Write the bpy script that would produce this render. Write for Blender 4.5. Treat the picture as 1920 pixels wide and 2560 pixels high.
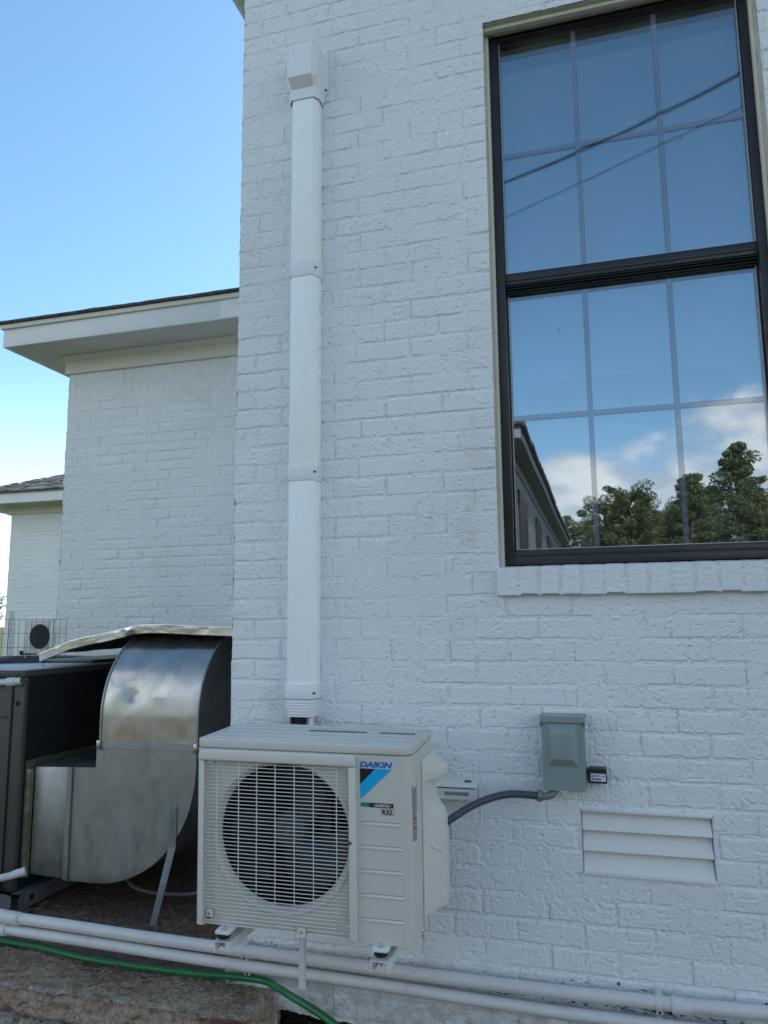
import bpy, bmesh, math, random
import numpy as np
from mathutils import Vector, Matrix, Euler
for o in list(bpy.data.objects): bpy.data.objects.remove(o)
S = bpy.context.scene
C = S.collection
R = math.radians
random.seed(5)
RNG = np.random.default_rng(7)
# The origin of the scene is the height of the photographer's eye: the painted wall is the
# plane y = 2.65, x runs along it, z is up (metres).
# ------------------------------------------------------------------ camera
cam = bpy.data.cameras.new('camera'); co = bpy.data.objects.new('camera', cam); C.objects.link(co)
FW = Vector((-0.27215, 0.95126, 0.14506)); RT = Vector((0.96104, 0.27626, -0.00858)); UP = Vector((0.04824, -0.13707, 0.98939))
co.matrix_world = Matrix(((RT.x, UP.x, -FW.x, 0), (RT.y, UP.y, -FW.y, 0), (RT.z, UP.z, -FW.z, 0), (0, 0, 0, 1)))
cam.sensor_fit = 'VERTICAL'; cam.sensor_height = 36.0; cam.sensor_width = 27.0
cam.lens = 1890.0 / 2560.0 * 36.0; cam.clip_start = 0.05; cam.clip_end = 3000
S.camera = co
# ------------------------------------------------------------------ sky, sun, exposure
SUN = Vector((0.22, 0.76, 0.61)).normalized()
sun_el = math.asin(SUN.z); sun_az = math.atan2(SUN.x, SUN.y)
W = bpy.data.worlds.new('World'); S.world = W; W.use_nodes = True
nt = W.node_tree; nt.nodes.clear()
def N(t, k, **kw):
    n = t.nodes.new(k)
    for a, v in kw.items(): setattr(n, a, v)
    return n
def math_(t, op, a, b=None, c=None, clamp=False):
    n = t.nodes.new('ShaderNodeMath'); n.operation = op; n.use_clamp = clamp
    for i, v in enumerate((a, b, c)):
        if v is None: continue
        if isinstance(v, (int, float)): n.inputs[i].default_value = v
        else: t.links.new(v, n.inputs[i])
    return n.outputs[0]
def maprange(t, v, a, b, c=0.0, d=1.0, smooth=True):
    n = t.nodes.new('ShaderNodeMapRange'); n.interpolation_type = 'SMOOTHSTEP' if smooth else 'LINEAR'
    t.links.new(v, n.inputs[0]); n.inputs[1].default_value = a; n.inputs[2].default_value = b
    n.inputs[3].default_value = c; n.inputs[4].default_value = d
    return n.outputs[0]
sky = N(nt, 'ShaderNodeTexSky', sky_type='NISHITA', sun_disc=False, sun_elevation=sun_el, sun_rotation=sun_az, altitude=50, air_density=1.0, dust_density=0.35, ozone_density=3.0)
tc = N(nt, 'ShaderNodeTexCoord'); sx = N(nt, 'ShaderNodeSeparateXYZ'); nt.links.new(tc.outputs['Generated'], sx.inputs[0])
mp = N(nt, 'ShaderNodeMapping'); mp.inputs['Scale'].default_value = (1, 1, 1.9); mp.inputs['Location'].default_value = (0.30, 0.1, 0.05)
nt.links.new(tc.outputs['Generated'], mp.inputs[0])
n1 = N(nt, 'ShaderNodeTexNoise'); n1.inputs['Scale'].default_value = 5.5; n1.inputs['Detail'].default_value = 9; n1.inputs['Roughness'].default_value = 0.56
nt.links.new(mp.outputs[0], n1.inputs['Vector'])
# a bank of fair-weather cloud low in the sky, thick behind the photographer and thin elsewhere
elev = sx.outputs['Z']
ctr = math_(nt, 'MULTIPLY_ADD', sx.outputs['X'], 0.20, 0.160)
dist = math_(nt, 'ABSOLUTE', math_(nt, 'SUBTRACT', elev, ctr))
band = maprange(nt, dist, 0.03, 0.15, 0.20, -0.25)
front = maprange(nt, sx.outputs['Y'], -0.2, 0.4, 0.0, -0.45)
# unseen broken cloud added to either side, above the bank, to brighten the wall
side = maprange(nt, math_(nt, 'ABSOLUTE', math_(nt, 'SUBTRACT', sx.outputs['X'], 0.05)), 0.30, 0.55, -0.30, 0.17)
upb = math_(nt, 'ADD', side, maprange(nt, elev, 0.45, 0.85, 0.0, -0.16))
band2 = math_(nt, 'MAXIMUM', band, math_(nt, 'MULTIPLY', upb, maprange(nt, elev, 0.0, 0.1)))
cl = math_(nt, 'ADD', math_(nt, 'ADD', n1.outputs['Fac'], band2), front)
cmask = maprange(nt, cl, 0.53, 0.69, 0.0, 0.85)
hz = maprange(nt, elev, 0.0, 0.34, 0.42, 0.0)
hzl = math_(nt, 'MULTIPLY', hz, maprange(nt, sx.outputs['Y'], 0.0, 0.7, 0.15, 1.0))
mix1 = N(nt, 'ShaderNodeMix', data_type='RGBA'); nt.links.new(hzl, mix1.inputs[0]); hs = N(nt, 'ShaderNodeHueSaturation'); hs.inputs['Saturation'].default_value = 1.06; hs.inputs['Value'].default_value = 0.82; hs.inputs['Hue'].default_value = 0.488; nt.links.new(sky.outputs[0], hs.inputs['Color']); nt.links.new(hs.outputs[0], mix1.inputs[6]); mix1.inputs[7].default_value = (7.0, 8.8, 9.9, 1)
n2 = N(nt, 'ShaderNodeTexNoise'); n2.inputs['Scale'].default_value = 14; n2.inputs['Detail'].default_value = 5; nt.links.new(mp.outputs[0], n2.inputs['Vector'])
cc = N(nt, 'ShaderNodeMix', data_type='RGBA'); nt.links.new(maprange(nt, n2.outputs['Fac'], 0.35, 0.65), cc.inputs[0]); cc.inputs[6].default_value = (3.6, 4.1, 4.8, 1); cc.inputs[7].default_value = (6.9, 6.8, 6.6, 1)
mix2 = N(nt, 'ShaderNodeMix', data_type='RGBA'); nt.links.new(cmask, mix2.inputs[0]); nt.links.new(mix1.outputs[2], mix2.inputs[6]); nt.links.new(cc.outputs[2], mix2.inputs[7])
bg = N(nt, 'ShaderNodeBackground'); nt.links.new(mix2.outputs[2], bg.inputs[0]); bg.inputs[1].default_value = 0.13
wo = N(nt, 'ShaderNodeOutputWorld'); nt.links.new(bg.outputs[0], wo.inputs[0])
sl = bpy.data.lights.new('sun', 'SUN'); sl.energy = 3.2; sl.angle = R(0.5); sl.color = (1.0, 0.95, 0.88)
so = bpy.data.objects.new('sun', sl); C.objects.link(so); so.rotation_euler = SUN.to_track_quat('Z', 'Y').to_euler()
S.view_settings.view_transform = 'Standard'; S.view_settings.look = 'None'; S.view_settings.gamma = 1; S.view_settings.exposure = 1.16
try: S.view_settings.use_curve_mapping = False
except Exception: pass
S.render.engine = 'CYCLES'
S.cycles.max_bounces = 8; S.cycles.transparent_max_bounces = 12
# ------------------------------------------------------------------ materials
MATS = {}
def mat(name, col=(0.5, 0.5, 0.5), rough=0.5, metal=0.0, spec=0.5):
    m = bpy.data.materials.new(name); m.use_nodes = True; t = m.node_tree
    b = t.nodes['Principled BSDF']; b.inputs['Base Color'].default_value = (*col, 1); b.inputs['Roughness'].default_value = rough
    b.inputs['Metallic'].default_value = metal; b.inputs['Specular IOR Level'].default_value = spec
    MATS[name] = m
    return m, t, b
def noise(t, scale, detail=4, rough=0.55, vec=None, coord='Object', stretch=None):
    if vec is None:
        c = t.nodes.new('ShaderNodeTexCoord'); vec = c.outputs[coord]
    if stretch:
        m = t.nodes.new('ShaderNodeMapping'); m.inputs['Scale'].default_value = stretch; t.links.new(vec, m.inputs[0]); vec = m.outputs[0]
    n = t.nodes.new('ShaderNodeTexNoise'); n.inputs['Scale'].default_value = scale; n.inputs['Detail'].default_value = detail; n.inputs['Roughness'].default_value = rough
    t.links.new(vec, n.inputs['Vector'])
    return n.outputs['Fac']
def mixc(t, fac, a, b):
    n = t.nodes.new('ShaderNodeMix'); n.data_type = 'RGBA'
    if isinstance(fac, (int, float)): n.inputs[0].default_value = fac
    else: t.links.new(fac, n.inputs[0])
    for i, v in ((6, a), (7, b)):
        if isinstance(v, tuple): n.inputs[i].default_value = (*v, 1)
        else: t.links.new(v, n.inputs[i])
    return n.outputs[2]
def bump(t, b, h, dist, strength=1.0, prev=None):
    n = t.nodes.new('ShaderNodeBump'); n.inputs['Strength'].default_value = strength; n.inputs['Distance'].default_value = dist
    t.links.new(h, n.inputs['Height'])
    if prev is not None: t.links.new(prev, n.inputs['Normal'])
    t.links.new(n.outputs[0], b.inputs['Normal'])
    return n.outputs[0]
def simple(name, col, rough=0.5, metal=0.0, var=0.12, vs=6.0, bs=60.0, bd=0.0004, dirt=0.0, dirtcol=(0.12, 0.09, 0.06), ds=14.0, stretch=None, spec=0.5):
    m, t, b = mat(name, col, rough, metal, spec)
    f = noise(t, vs, 5, stretch=stretch)
    lo = tuple(c * (1 - var) for c in col); hi = tuple(min(1, c * (1 + var)) for c in col)
    c = mixc(t, maprange(t, f, 0.3, 0.7), lo, hi)
    if dirt > 0:
        g = noise(t, ds, 8, 0.65)
        c = mixc(t, maprange(t, g, 0.56, 0.72, 0, dirt), c, dirtcol)
    t.links.new(c, b.inputs['Base Color'])
    t.links.new(maprange(t, noise(t, vs * 3, 4), 0.3, 0.7, max(0, rough - 0.07), min(1, rough + 0.09)), b.inputs['Roughness'])
    if bd > 0: bump(t, b, noise(t, bs, 5), bd)
    return m
def brick_paint(name, base, micro=1.0):
    m, t, b = mat(name, base, 0.55)
    f = noise(t, 0.9, 4); g = noise(t, 9.0, 6, 0.6)
    c = mixc(t, maprange(t, f, 0.3, 0.7), tuple(x * 0.95 for x in base), tuple(min(1, x * 1.04) for x in base))
    warm = noise(t, 3.1, 7, 0.62)
    c = mixc(t, maprange(t, warm, 0.58, 0.74, 0, 0.38), c, (0.58, 0.54, 0.47))
    spot = noise(t, 60, 2, 0.4)
    c = mixc(t, maprange(t, math_(t, 'MULTIPLY', spot, maprange(t, g, 0.3, 0.7, 0.75, 1.15)), 0.79, 0.83, 0, 0.65), c, (0.09, 0.075, 0.06))
    rust = noise(t, 7.0, 9, 0.7)
    c = mixc(t, maprange(t, rust, 0.71, 0.78, 0, 0.35), c, (0.42, 0.22, 0.13))
    # splash dirt on the lowest courses
    cd = t.nodes.new('ShaderNodeTexCoord'); sp = t.nodes.new('ShaderNodeSeparateXYZ'); t.links.new(cd.outputs['Object'], sp.inputs[0])
    low = maprange(t, sp.outputs['Z'], -1.42, -1.02, 1.0, 0.0)
    c = mixc(t, math_(t, 'MULTIPLY', low, maprange(t, noise(t, 16, 8, 0.65), 0.35, 0.66, 0.1, 0.8)), c, (0.24, 0.21, 0.17))
    t.links.new(c, b.inputs['Base Color'])
    n1_ = bump(t, b, noise(t, 330, 6, 0.7), 0.0011 * micro)
    n2_ = bump(t, b, noise(t, 90, 5, 0.6), 0.0024 * micro, 1.0, n1_)
    return m
M = {}
M['wall'] = brick_paint('painted_brick', (0.765, 0.805, 0.835))
M['wall2'] = brick_paint('painted_brick_wing', (0.77, 0.79, 0.775), 1.2)
M['cream'] = simple('cream_trim', (0.66, 0.64, 0.55), 0.5, var=0.04, vs=3, bs=30, bd=0.0006)
M['fascia'] = simple('white_fascia', (0.72, 0.73, 0.72), 0.45, var=0.03, vs=3, bs=25, bd=0.0008)
M['soffit'] = simple('soffit_board', (0.60, 0.58, 0.53), 0.6, var=0.03, vs=3, bd=0.0003)
M['shingle'] = simple('asphalt_shingle', (0.10, 0.095, 0.10), 0.85, var=0.55, vs=26, bs=140, bd=0.004, stretch=(1, 1, 3))
M['bronze'] = simple('bronze_frame', (0.022, 0.019, 0.022), 0.35, var=0.15, vs=10, bd=0.0)
M['seal'] = simple('rubber_seal', (0.01, 0.01, 0.01), 0.6, bd=0.0)
M['bead'] = simple('glazing_bead', (0.55, 0.60, 0.60), 0.4, bd=0.0)
M['muntin'] = simple('muntin_bar', (0.31, 0.32, 0.42), 0.5, var=0.03, bd=0.0)
M['caulk'] = simple('caulk', (0.62, 0.60, 0.54), 0.6, var=0.12, vs=30, bs=80, bd=0.001, dirt=0.4)
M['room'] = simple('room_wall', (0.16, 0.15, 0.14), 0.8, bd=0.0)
M['glass_tone'] = simple('added_tone_panel', (0.42, 0.43, 0.44), 0.8, var=0.02, bd=0.0)
M['pvcduct'] = simple('white_pvc_cover', (0.90, 0.95, 0.96), 0.32, var=0.01, vs=2, bs=12, bd=0.00008)
M['pvccap'] = simple('white_pvc_fitting', (0.79, 0.81, 0.86), 0.38, var=0.015, vs=2, bs=30, bd=0.0003)
M['acbody'] = simple('ivory_steel', (0.61, 0.61, 0.565), 0.34, var=0.02, vs=2, bs=20, bd=0.0004, dirt=0.05, ds=40)
M['acplastic'] = simple('ivory_plastic', (0.66, 0.66, 0.615), 0.42, var=0.015, vs=4, bs=160, bd=0.0002)
M['acwire'] = simple('coated_wire', (0.74, 0.76, 0.72), 0.4, var=0.02, bd=0.0)
M['acdark'] = simple('cavity_shade', (0.012, 0.013, 0.016), 0.7, bd=0.0)
M['fan'] = simple('fan_plastic', (0.012, 0.015, 0.022), 0.4, var=0.08, bd=0.0)
M['motor'] = simple('motor_grey', (0.06, 0.062, 0.07), 0.4, bd=0.0)
M['bolt'] = simple('zinc_bolt', (0.62, 0.64, 0.66), 0.28, 0.9, var=0.1, bd=0.0)
M['white_steel'] = simple('white_coated_steel', (0.74, 0.77, 0.76), 0.32, var=0.02, bd=0.0003, dirt=0.08)
M['rubber'] = simple('black_rubber', (0.012, 0.012, 0.013), 0.6, bd=0.0)
M['insul'] = simple('pipe_insulation', (0.012, 0.013, 0.018), 0.75, bd=0.001)
M['greybox'] = simple('grey_enamel', (0.235, 0.29, 0.295), 0.36, var=0.03, vs=4, bs=30, bd=0.0004)
M['conduit'] = simple('grey_conduit', (0.055, 0.068, 0.09), 0.42, var=0.08, bd=0.0)
M['fitting'] = simple('grey_fitting', (0.17, 0.18, 0.20), 0.45, bd=0.0003)
M['blackbox'] = simple('black_plastic', (0.013, 0.012, 0.018), 0.4, bd=0.0)
M['pvcpipe'] = simple('white_pvc_pipe', (0.64, 0.64, 0.64), 0.38, var=0.05, vs=5, bs=40, bd=0.0004, dirt=0.28, ds=24, dirtcol=(0.30, 0.27, 0.23))
M['pvcgrey'] = simple('drain_pipe_pvc', (0.62, 0.63, 0.66), 0.4, var=0.04, bd=0.0)
M['hose'] = simple('green_rubber', (0.006, 0.15, 0.045), 0.38, var=0.12, vs=12, bd=0.0)
M['cable'] = simple('blue_cable', (0.01, 0.018, 0.05), 0.5, bd=0.0)
M['unit'] = simple('grey_green_enamel', (0.062, 0.064, 0.056), 0.42, var=0.08, vs=3, bs=25, bd=0.0006, dirt=0.25, ds=9, dirtcol=(0.06, 0.06, 0.04))
M['unitdark'] = simple('dark_shaded_steel', (0.013, 0.014, 0.016), 0.6, bd=0.0003, spec=0.25)  # near-black for the shaded side panel and flashing underside, also dark small parts
M['unittop'] = simple('sky_sheen_enamel', (0.42, 0.44, 0.46), 0.35, var=0.06, bd=0.0005, dirt=0.2, ds=8)  # the top panel's sky reflection is put into this lighter colour
M['rail'] = simple('galv_rail', (0.22, 0.25, 0.28), 0.45, 0.5, bd=0.0004, dirt=0.3)
M['wood'] = simple('weathered_wood', (0.16, 0.10, 0.06), 0.8, var=0.3, vs=10, stretch=(1, 1, 8), bd=0.002)
M['meshwire'] = simple('galv_wire', (0.03, 0.035, 0.045), 0.5, 0.3, bd=0.0)
M['leaf1'] = simple('dry_leaf', (0.20, 0.09, 0.05), 0.7, var=0.3, bd=0.0)
M['straw'] = simple('straw', (0.30, 0.23, 0.14), 0.8, var=0.35, bd=0.0)
M['bark'] = simple('bark', (0.13, 0.10, 0.08), 0.85, var=0.3, bd=0.01)
M['redbrick'] = simple('red_brick', (0.22, 0.055, 0.05), 0.8, var=0.25, vs=20, bs=80, bd=0.004)
M['ink_blue'] = simple('blue_ink', (0.0, 0.15, 0.60), 0.4, var=0.0, bd=0.0)
M['ink_cyan'] = simple('cyan_ink', (0.0, 0.42, 0.82), 0.4, var=0.0, bd=0.0)
M['ink_black'] = simple('black_ink', (0.008, 0.008, 0.014), 0.4, var=0.0, bd=0.0)
M['ink_white'] = simple('white_ink', (0.68, 0.70, 0.72), 0.4, var=0.0, bd=0.0)
M['ink_red'] = simple('red_ink', (0.42, 0.09, 0.06), 0.5, var=0.0, bd=0.0)
M['ink_grey'] = simple('grey_ink', (0.10, 0.11, 0.14), 0.5, var=0.0, bd=0.0)
# gradient bar of the sticker
def _bar():
    m, t, b = mat('teal_to_black', (0, 0, 0), 0.4)
    c = t.nodes.new('ShaderNodeTexCoord'); s = t.nodes.new('ShaderNodeSeparateXYZ'); t.links.new(c.outputs['Object'], s.inputs[0])
    t.links.new(mixc(t, maprange(t, s.outputs['X'], 0.540, 0.556), (0.0, 0.27, 0.20), (0.008, 0.008, 0.014)), b.inputs['Base Color'])
    return m
M['bar'] = _bar()
def galv(name, base, rough, moss=True, fine=0.00012):
    m, t, b = mat(name, base, rough, 0.92)
    st = noise(t, 4, 8 if moss else 4, 0.62, stretch=(1.6, 1.6, 0.8)); sp = noise(t, 70, 3, 0.6)
    c = mixc(t, maprange(t, st, 0.3, 0.7), tuple(x * 0.86 for x in base), tuple(x * 1.08 for x in base))
    c = mixc(t, maprange(t, sp, 0.64, 0.80, 0, 0.18 if moss else 0.04), c, tuple(x * 0.6 for x in base))
    if moss:
        cd = t.nodes.new('ShaderNodeTexCoord'); sx_ = t.nodes.new('ShaderNodeSeparateXYZ'); t.links.new(cd.outputs['Object'], sx_.inputs[0])
        lowf = maprange(t, sx_.outputs['Z'], -1.14, -1.06, 1.0, 0.0); lf = maprange(t, sx_.outputs['X'], -2.58, -2.50, 1.0, 0.0)
        msk = math_(t, 'MULTIPLY', math_(t, 'MAXIMUM', lowf, lf), maprange(t, noise(t, 9, 7, 0.6), 0.35, 0.6, 0.1, 0.85))
        c = mixc(t, msk, c, (0.085, 0.085, 0.03))
        t.links.new(maprange(t, msk, 0, 1, 0.92, 0.15, False), b.inputs['Metallic'])
    t.links.new(c, b.inputs['Base Color'])
    t.links.new(maprange(t, noise(t, 11 if moss else 5, 8 if moss else 3, 0.7 if moss else 0.5, stretch=(1.5, 1.5, 0.8)), 0.3, 0.7, rough - 0.06, rough + 0.12), b.inputs['Roughness'])
    n0 = bump(t, b, noise(t, 120, 4), fine)
    bump(t, b, noise(t, 4, 2), 0.0035, 1.0, n0)
    return m
M['galv'] = galv('galvanised_sheet', (0.33, 0.355, 0.355), 0.40)
M['galv2'] = galv('galvanised_elbow', (0.46, 0.46, 0.44), 0.24, False, 0.00002)
M['flange'] = galv('mossy_flange', (0.22, 0.22, 0.17), 0.5)
M['foil'] = galv('bright_foil', (0.84, 0.85, 0.86), 0.22, False)
def _glass(nm='window_glass', refl=0.16, tint=(0.90, 0.95, 0.98), film_=0.05, off=0.0, blend=0.35):
    m = bpy.data.materials.new(nm); m.use_nodes = True; t = m.node_tree; t.nodes.clear()
    g = N(t, 'ShaderNodeBsdfGlossy'); g.inputs['Roughness'].default_value = 0.0; g.inputs['Color'].default_value = (0.93, 0.97, 1.0, 1)
    tr = N(t, 'ShaderNodeBsdfTransparent'); tr.inputs['Color'].default_value = (*tint, 1)
    lw = N(t, 'ShaderNodeLayerWeight'); lw.inputs['Blend'].default_value = 0.35
    f = maprange(t, lw.outputs['Fresnel'], 0.0, 1.0, refl, 1.0, False)
    c = N(t, 'ShaderNodeTexCoord')
    b1 = N(t, 'ShaderNodeBump'); b1.inputs['Distance'].default_value = 0.00025 if film_ else 0.00012; b1.inputs['Strength'].default_value = 1.0
    nz = noise(t, 5.0, 1, 0.3, stretch=(1, 1, 0.7)); t.links.new(nz, b1.inputs['Height']); t.links.new(b1.outputs[0], g.inputs['Normal'])
    dirt = N(t, 'ShaderNodeBsdfDiffuse'); dirt.inputs['Color'].default_value = (0.05, 0.045, 0.04, 1)
    mx = N(t, 'ShaderNodeMixShader'); t.links.new(f, mx.inputs[0]); t.links.new(tr.outputs[0], mx.inputs[1]); t.links.new(g.outputs[0], mx.inputs[2])
    vo = N(t, 'ShaderNodeTexVoronoi'); vo.inputs['Scale'].default_value = 16; t.links.new(c.outputs['Object'], vo.inputs['Vector'])
    sel = maprange(t, noise(t, 6.0, 2, 0.5), 0.55, 0.6)
    d = math_(t, 'MULTIPLY', maprange(t, vo.outputs['Distance'], 0.035, 0.06, 0.85 if film_ else 0.0, 0.0), sel)
    film = N(t, 'ShaderNodeBsdfDiffuse'); film.inputs['Color'].default_value = (0.6, 0.62, 0.62, 1)
    mf = N(t, 'ShaderNodeMixShader'); t.links.new(maprange(t, noise(t, 3.0, 6, 0.6), 0.35, 0.75, 0.0, film_), mf.inputs[0]); t.links.new(mx.outputs[0], mf.inputs[1]); t.links.new(film.outputs[0], mf.inputs[2])
    m2 = N(t, 'ShaderNodeMixShader'); t.links.new(d, m2.inputs[0]); t.links.new(mf.outputs[0], m2.inputs[1]); t.links.new(dirt.outputs[0], m2.inputs[2])
    o = N(t, 'ShaderNodeOutputMaterial'); t.links.new(m2.outputs[0], o.inputs[0])
    return m
M['glass'] = _glass()
M['glass_inner'] = _glass('window_glass_inner', 0.28, (0.70, 0.78, 0.84), 0.0)
def ground_mat(name, a, b_, c_, s1, s2, bd, grain=None, moss=None):
    m, t, b = mat(name, a, 0.92)
    f = noise(t, s1, 8, 0.62); g = noise(t, s2, 6, 0.6); h = noise(t, s2 * 4.2, 3, 0.6)
    c = mixc(t, maprange(t, f, 0.35, 0.65), a, b_)
    c = mixc(t, maprange(t, g, 0.5, 0.68, 0, 0.85), c, c_)
    c = mixc(t, maprange(t, h, 0.58, 0.70, 0, 0.7), c, grain or tuple(min(1, x * 2.1) for x in b_))
    c = mixc(t, maprange(t, h, 0.42, 0.30, 0, 0.7), c, tuple(x * 0.35 for x in a))
    if moss: c = mixc(t, maprange(t, noise(t, 7, 6, 0.6), 0.48, 0.58, 0, 0.9), c, moss)
    c = mixc(t, maprange(t, noise(t, s2 * 2.1, 5, 0.7), 0.53, 0.62, 0, 0.55), c, tuple(x * 0.3 for x in a))
    t.links.new(c, b.inputs['Base Color'])
    n0 = bump(t, b, h, bd * 0.5); bump(t, b, g, bd, 1.0, n0)
    return m
M['slab'] = ground_mat('rough_concrete', (0.36, 0.27, 0.205), (0.50, 0.40, 0.325), (0.20, 0.14, 0.10), 6, 30, 0.012, grain=(0.55, 0.47, 0.39))
M['dirt'] = ground_mat('bare_dirt', (0.16, 0.095, 0.068), (0.24, 0.155, 0.11), (0.05, 0.03, 0.022), 4, 36, 0.008, grain=(0.24, 0.16, 0.11))
M['soil'] = ground_mat('mossy_soil', (0.05, 0.045, 0.025), (0.08, 0.075, 0.04), (0.03, 0.028, 0.018), 6, 50, 0.006, moss=(0.11, 0.13, 0.035))
M['stone'] = ground_mat('rubble_stone', (0.34, 0.30, 0.26), (0.46, 0.42, 0.37), (0.15, 0.12, 0.09), 9, 40, 0.012)
M['field'] = ground_mat('field_grass', (0.055, 0.075, 0.02), (0.09, 0.11, 0.03), (0.04, 0.055, 0.015), 0.15, 2.0, 0.02)
def leafmat(name, a, b_):
    m, t, b = mat(name, a, 0.6)
    oi = t.nodes.new('ShaderNodeObjectInfo'); g = t.nodes.new('ShaderNodeNewGeometry')
    c = mixc(t, maprange(t, noise(t, 1.3, 4), 0.35, 0.65), a, b_)
    c = mixc(t, math_(t, 'MULTIPLY', g.outputs['Random Per Island'], 0.45), c, tuple(x * 1.5 for x in b_))
    t.links.new(c, b.inputs['Base Color']); b.inputs['Transmission Weight'].default_value = 0.0
    tl = t.nodes.new('ShaderNodeBsdfTranslucent'); t.links.new(c, tl.inputs['Color'])
    ms = t.nodes.new('ShaderNodeMixShader'); ms.inputs[0].default_value = 0.3
    t.links.new(b.outputs[0], ms.inputs[1]); t.links.new(tl.outputs[0], ms.inputs[2]); t.links.new(ms.outputs[0], t.nodes['Material Output'].inputs[0])
    return m
M['leaves'] = leafmat('foliage', (0.055, 0.09, 0.03), (0.12, 0.145, 0.05))
M['leaves2'] = leafmat('foliage_pale', (0.085, 0.115, 0.045), (0.16, 0.175, 0.07))
# ------------------------------------------------------------------ mesh helpers
class MB:
    def __init__(s): s.v = []; s.f = []
    def add(s, vs, fs, mtx=None):
        o = len(s.v)
        if mtx is not None: vs = [tuple(mtx @ Vector(p)) for p in vs]
        s.v += [tuple(p) for p in vs]; s.f += [tuple(i + o for i in f) for f in fs]
        return s
    def box(s, x0, x1, y0, y1, z0, z1, bev=0.0, seg=2, mtx=None):
        if bev <= 0:
            vs = [(x, y, z) for x in (x0, x1) for y in (y0, y1) for z in (z0, z1)]
            fs = [(0, 1, 3, 2), (4, 6, 7, 5), (0, 4, 5, 1), (2, 3, 7, 6), (0, 2, 6, 4), (1, 5, 7, 3)]
            return s.add(vs, fs, mtx)
        b = bmesh.new(); bmesh.ops.create_cube(b, size=1)
        for v in b.verts: v.co = Vector(((x0 + x1) / 2 + v.co.x * (x1 - x0), (y0 + y1) / 2 + v.co.y * (y1 - y0), (z0 + z1) / 2 + v.co.z * (z1 - z0)))
        bmesh.ops.bevel(b, geom=b.edges[:] + b.verts[:], offset=bev, segments=seg, profile=0.5, affect='EDGES')
        return s.bm(b, mtx)
    def bm(s, b, mtx=None):
        b.verts.index_update(); vs = [tuple(v.co) for v in b.verts]; fs = [tuple(v.index for v in f.verts) for f in b.faces]; b.free()
        return s.add(vs, fs, mtx)
    def prism(s, pts, a, b, axis='y', bev=0.0, seg=2, mtx=None):
        # pts: 2-D outline in the two other axes (x,z for y; y,z for x; x,y for z)
        def P(p, h):
            if axis == 'y': return (p[0], h, p[1])
            if axis == 'x': return (h, p[0], p[1])
            return (p[0], p[1], h)
        n = len(pts); vs = [P(p, a) for p in pts] + [P(p, b) for p in pts]
        fs = [tuple(range(n)), tuple(range(2 * n - 1, n - 1, -1))] + [(i, i + n, (i + 1) % n + n, (i + 1) % n) for i in range(n)]
        if bev <= 0: return s.add(vs, fs, mtx)
        m = bmesh.new(); bv = [m.verts.new(v) for v in vs]
        for f in fs: m.faces.new([bv[i] for i in f])
        bmesh.ops.recalc_face_normals(m, faces=m.faces[:])
        bmesh.ops.bevel(m, geom=m.edges[:], offset=bev, segments=seg, profile=0.5, affect='EDGES')
        return s.bm(m, mtx)
    def tube(s, path, r, seg=12, cap=True, mtx=None):
        pts = [Vector(p) for p in path]; n = len(pts); rr = r if isinstance(r, (list, tuple)) else [r] * n
        vs = []; fs = []; prev = None
        for i, p in enumerate(pts):
            t = (pts[min(i + 1, n - 1)] - pts[max(i - 1, 0)]).normalized()
            if prev is None:
                a = Vector((0, 0, 1)) if abs(t.z) < 0.9 else Vector((1, 0, 0)); u = t.cross(a).normalized()
            else: u = (prev - t * prev.dot(t)).normalized()
            prev = u; w = t.cross(u)
            for k in range(seg):
                a = 2 * math.pi * k / seg; vs.append(tuple(p + (u * math.cos(a) + w * math.sin(a)) * rr[i]))
        for i in range(n - 1):
            for k in range(seg):
                k2 = (k + 1) % seg; fs.append((i * seg + k, i * seg + k2, (i + 1) * seg + k2, (i + 1) * seg + k))
        if cap: fs.append(tuple(range(seg - 1, -1, -1))); fs.append(tuple((n - 1) * seg + k for k in range(seg)))
        return s.add(vs, fs, mtx)
    def lathe(s, prof, c, axis='y', seg=32, mtx=None):
        # prof: (radius, along) pairs
        vs = []; fs = []
        for r, h in prof:
            for k in range(seg):
                a = 2 * math.pi * k / seg; q, w = r * math.cos(a), r * math.sin(a)
                if axis == 'y': vs.append((c[0] + q, c[1] + h, c[2] + w))
                elif axis == 'z': vs.append((c[0] + q, c[1] + w, c[2] + h))
                else: vs.append((c[0] + h, c[1] + q, c[2] + w))
        for i in range(len(prof) - 1):
            for k in range(seg):
                k2 = (k + 1) % seg; fs.append((i * seg + k, i * seg + k2, (i + 1) * seg + k2, (i + 1) * seg + k))
        return s.add(vs, fs, mtx)
    def grid(s, P):
        # P: array (n, m, 3)
        n, m = P.shape[:2]; vs = P.reshape(-1, 3).tolist()
        fs = [(i * m + j, i * m + j + 1, (i + 1) * m + j + 1, (i + 1) * m + j) for i in range(n - 1) for j in range(m - 1)]
        return s.add(vs, fs)
    def build(s, name, m, parent=None, smooth=35, label=None, recalc=True):
        me = bpy.data.meshes.new(name); me.from_pydata(s.v, [], s.f); me.update()
        if recalc:
            b = bmesh.new(); b.from_mesh(me); bmesh.ops.recalc_face_normals(b, faces=b.faces[:]); b.to_mesh(me); b.free()
        return link(name, me, m, parent, smooth, label)
def link(name, me, m, parent=None, smooth=35, label=None):
    me.materials.append(M[m] if isinstance(m, str) else m)
    if smooth:
        me.polygons.foreach_set('use_smooth', [True] * len(me.polygons))
        if smooth < 180: me.set_sharp_from_angle(angle=R(smooth))
    o = bpy.data.objects.new(name, me); C.objects.link(o)
    if parent is not None: o.parent = parent
    if label: o['label'] = label
    return o
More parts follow.
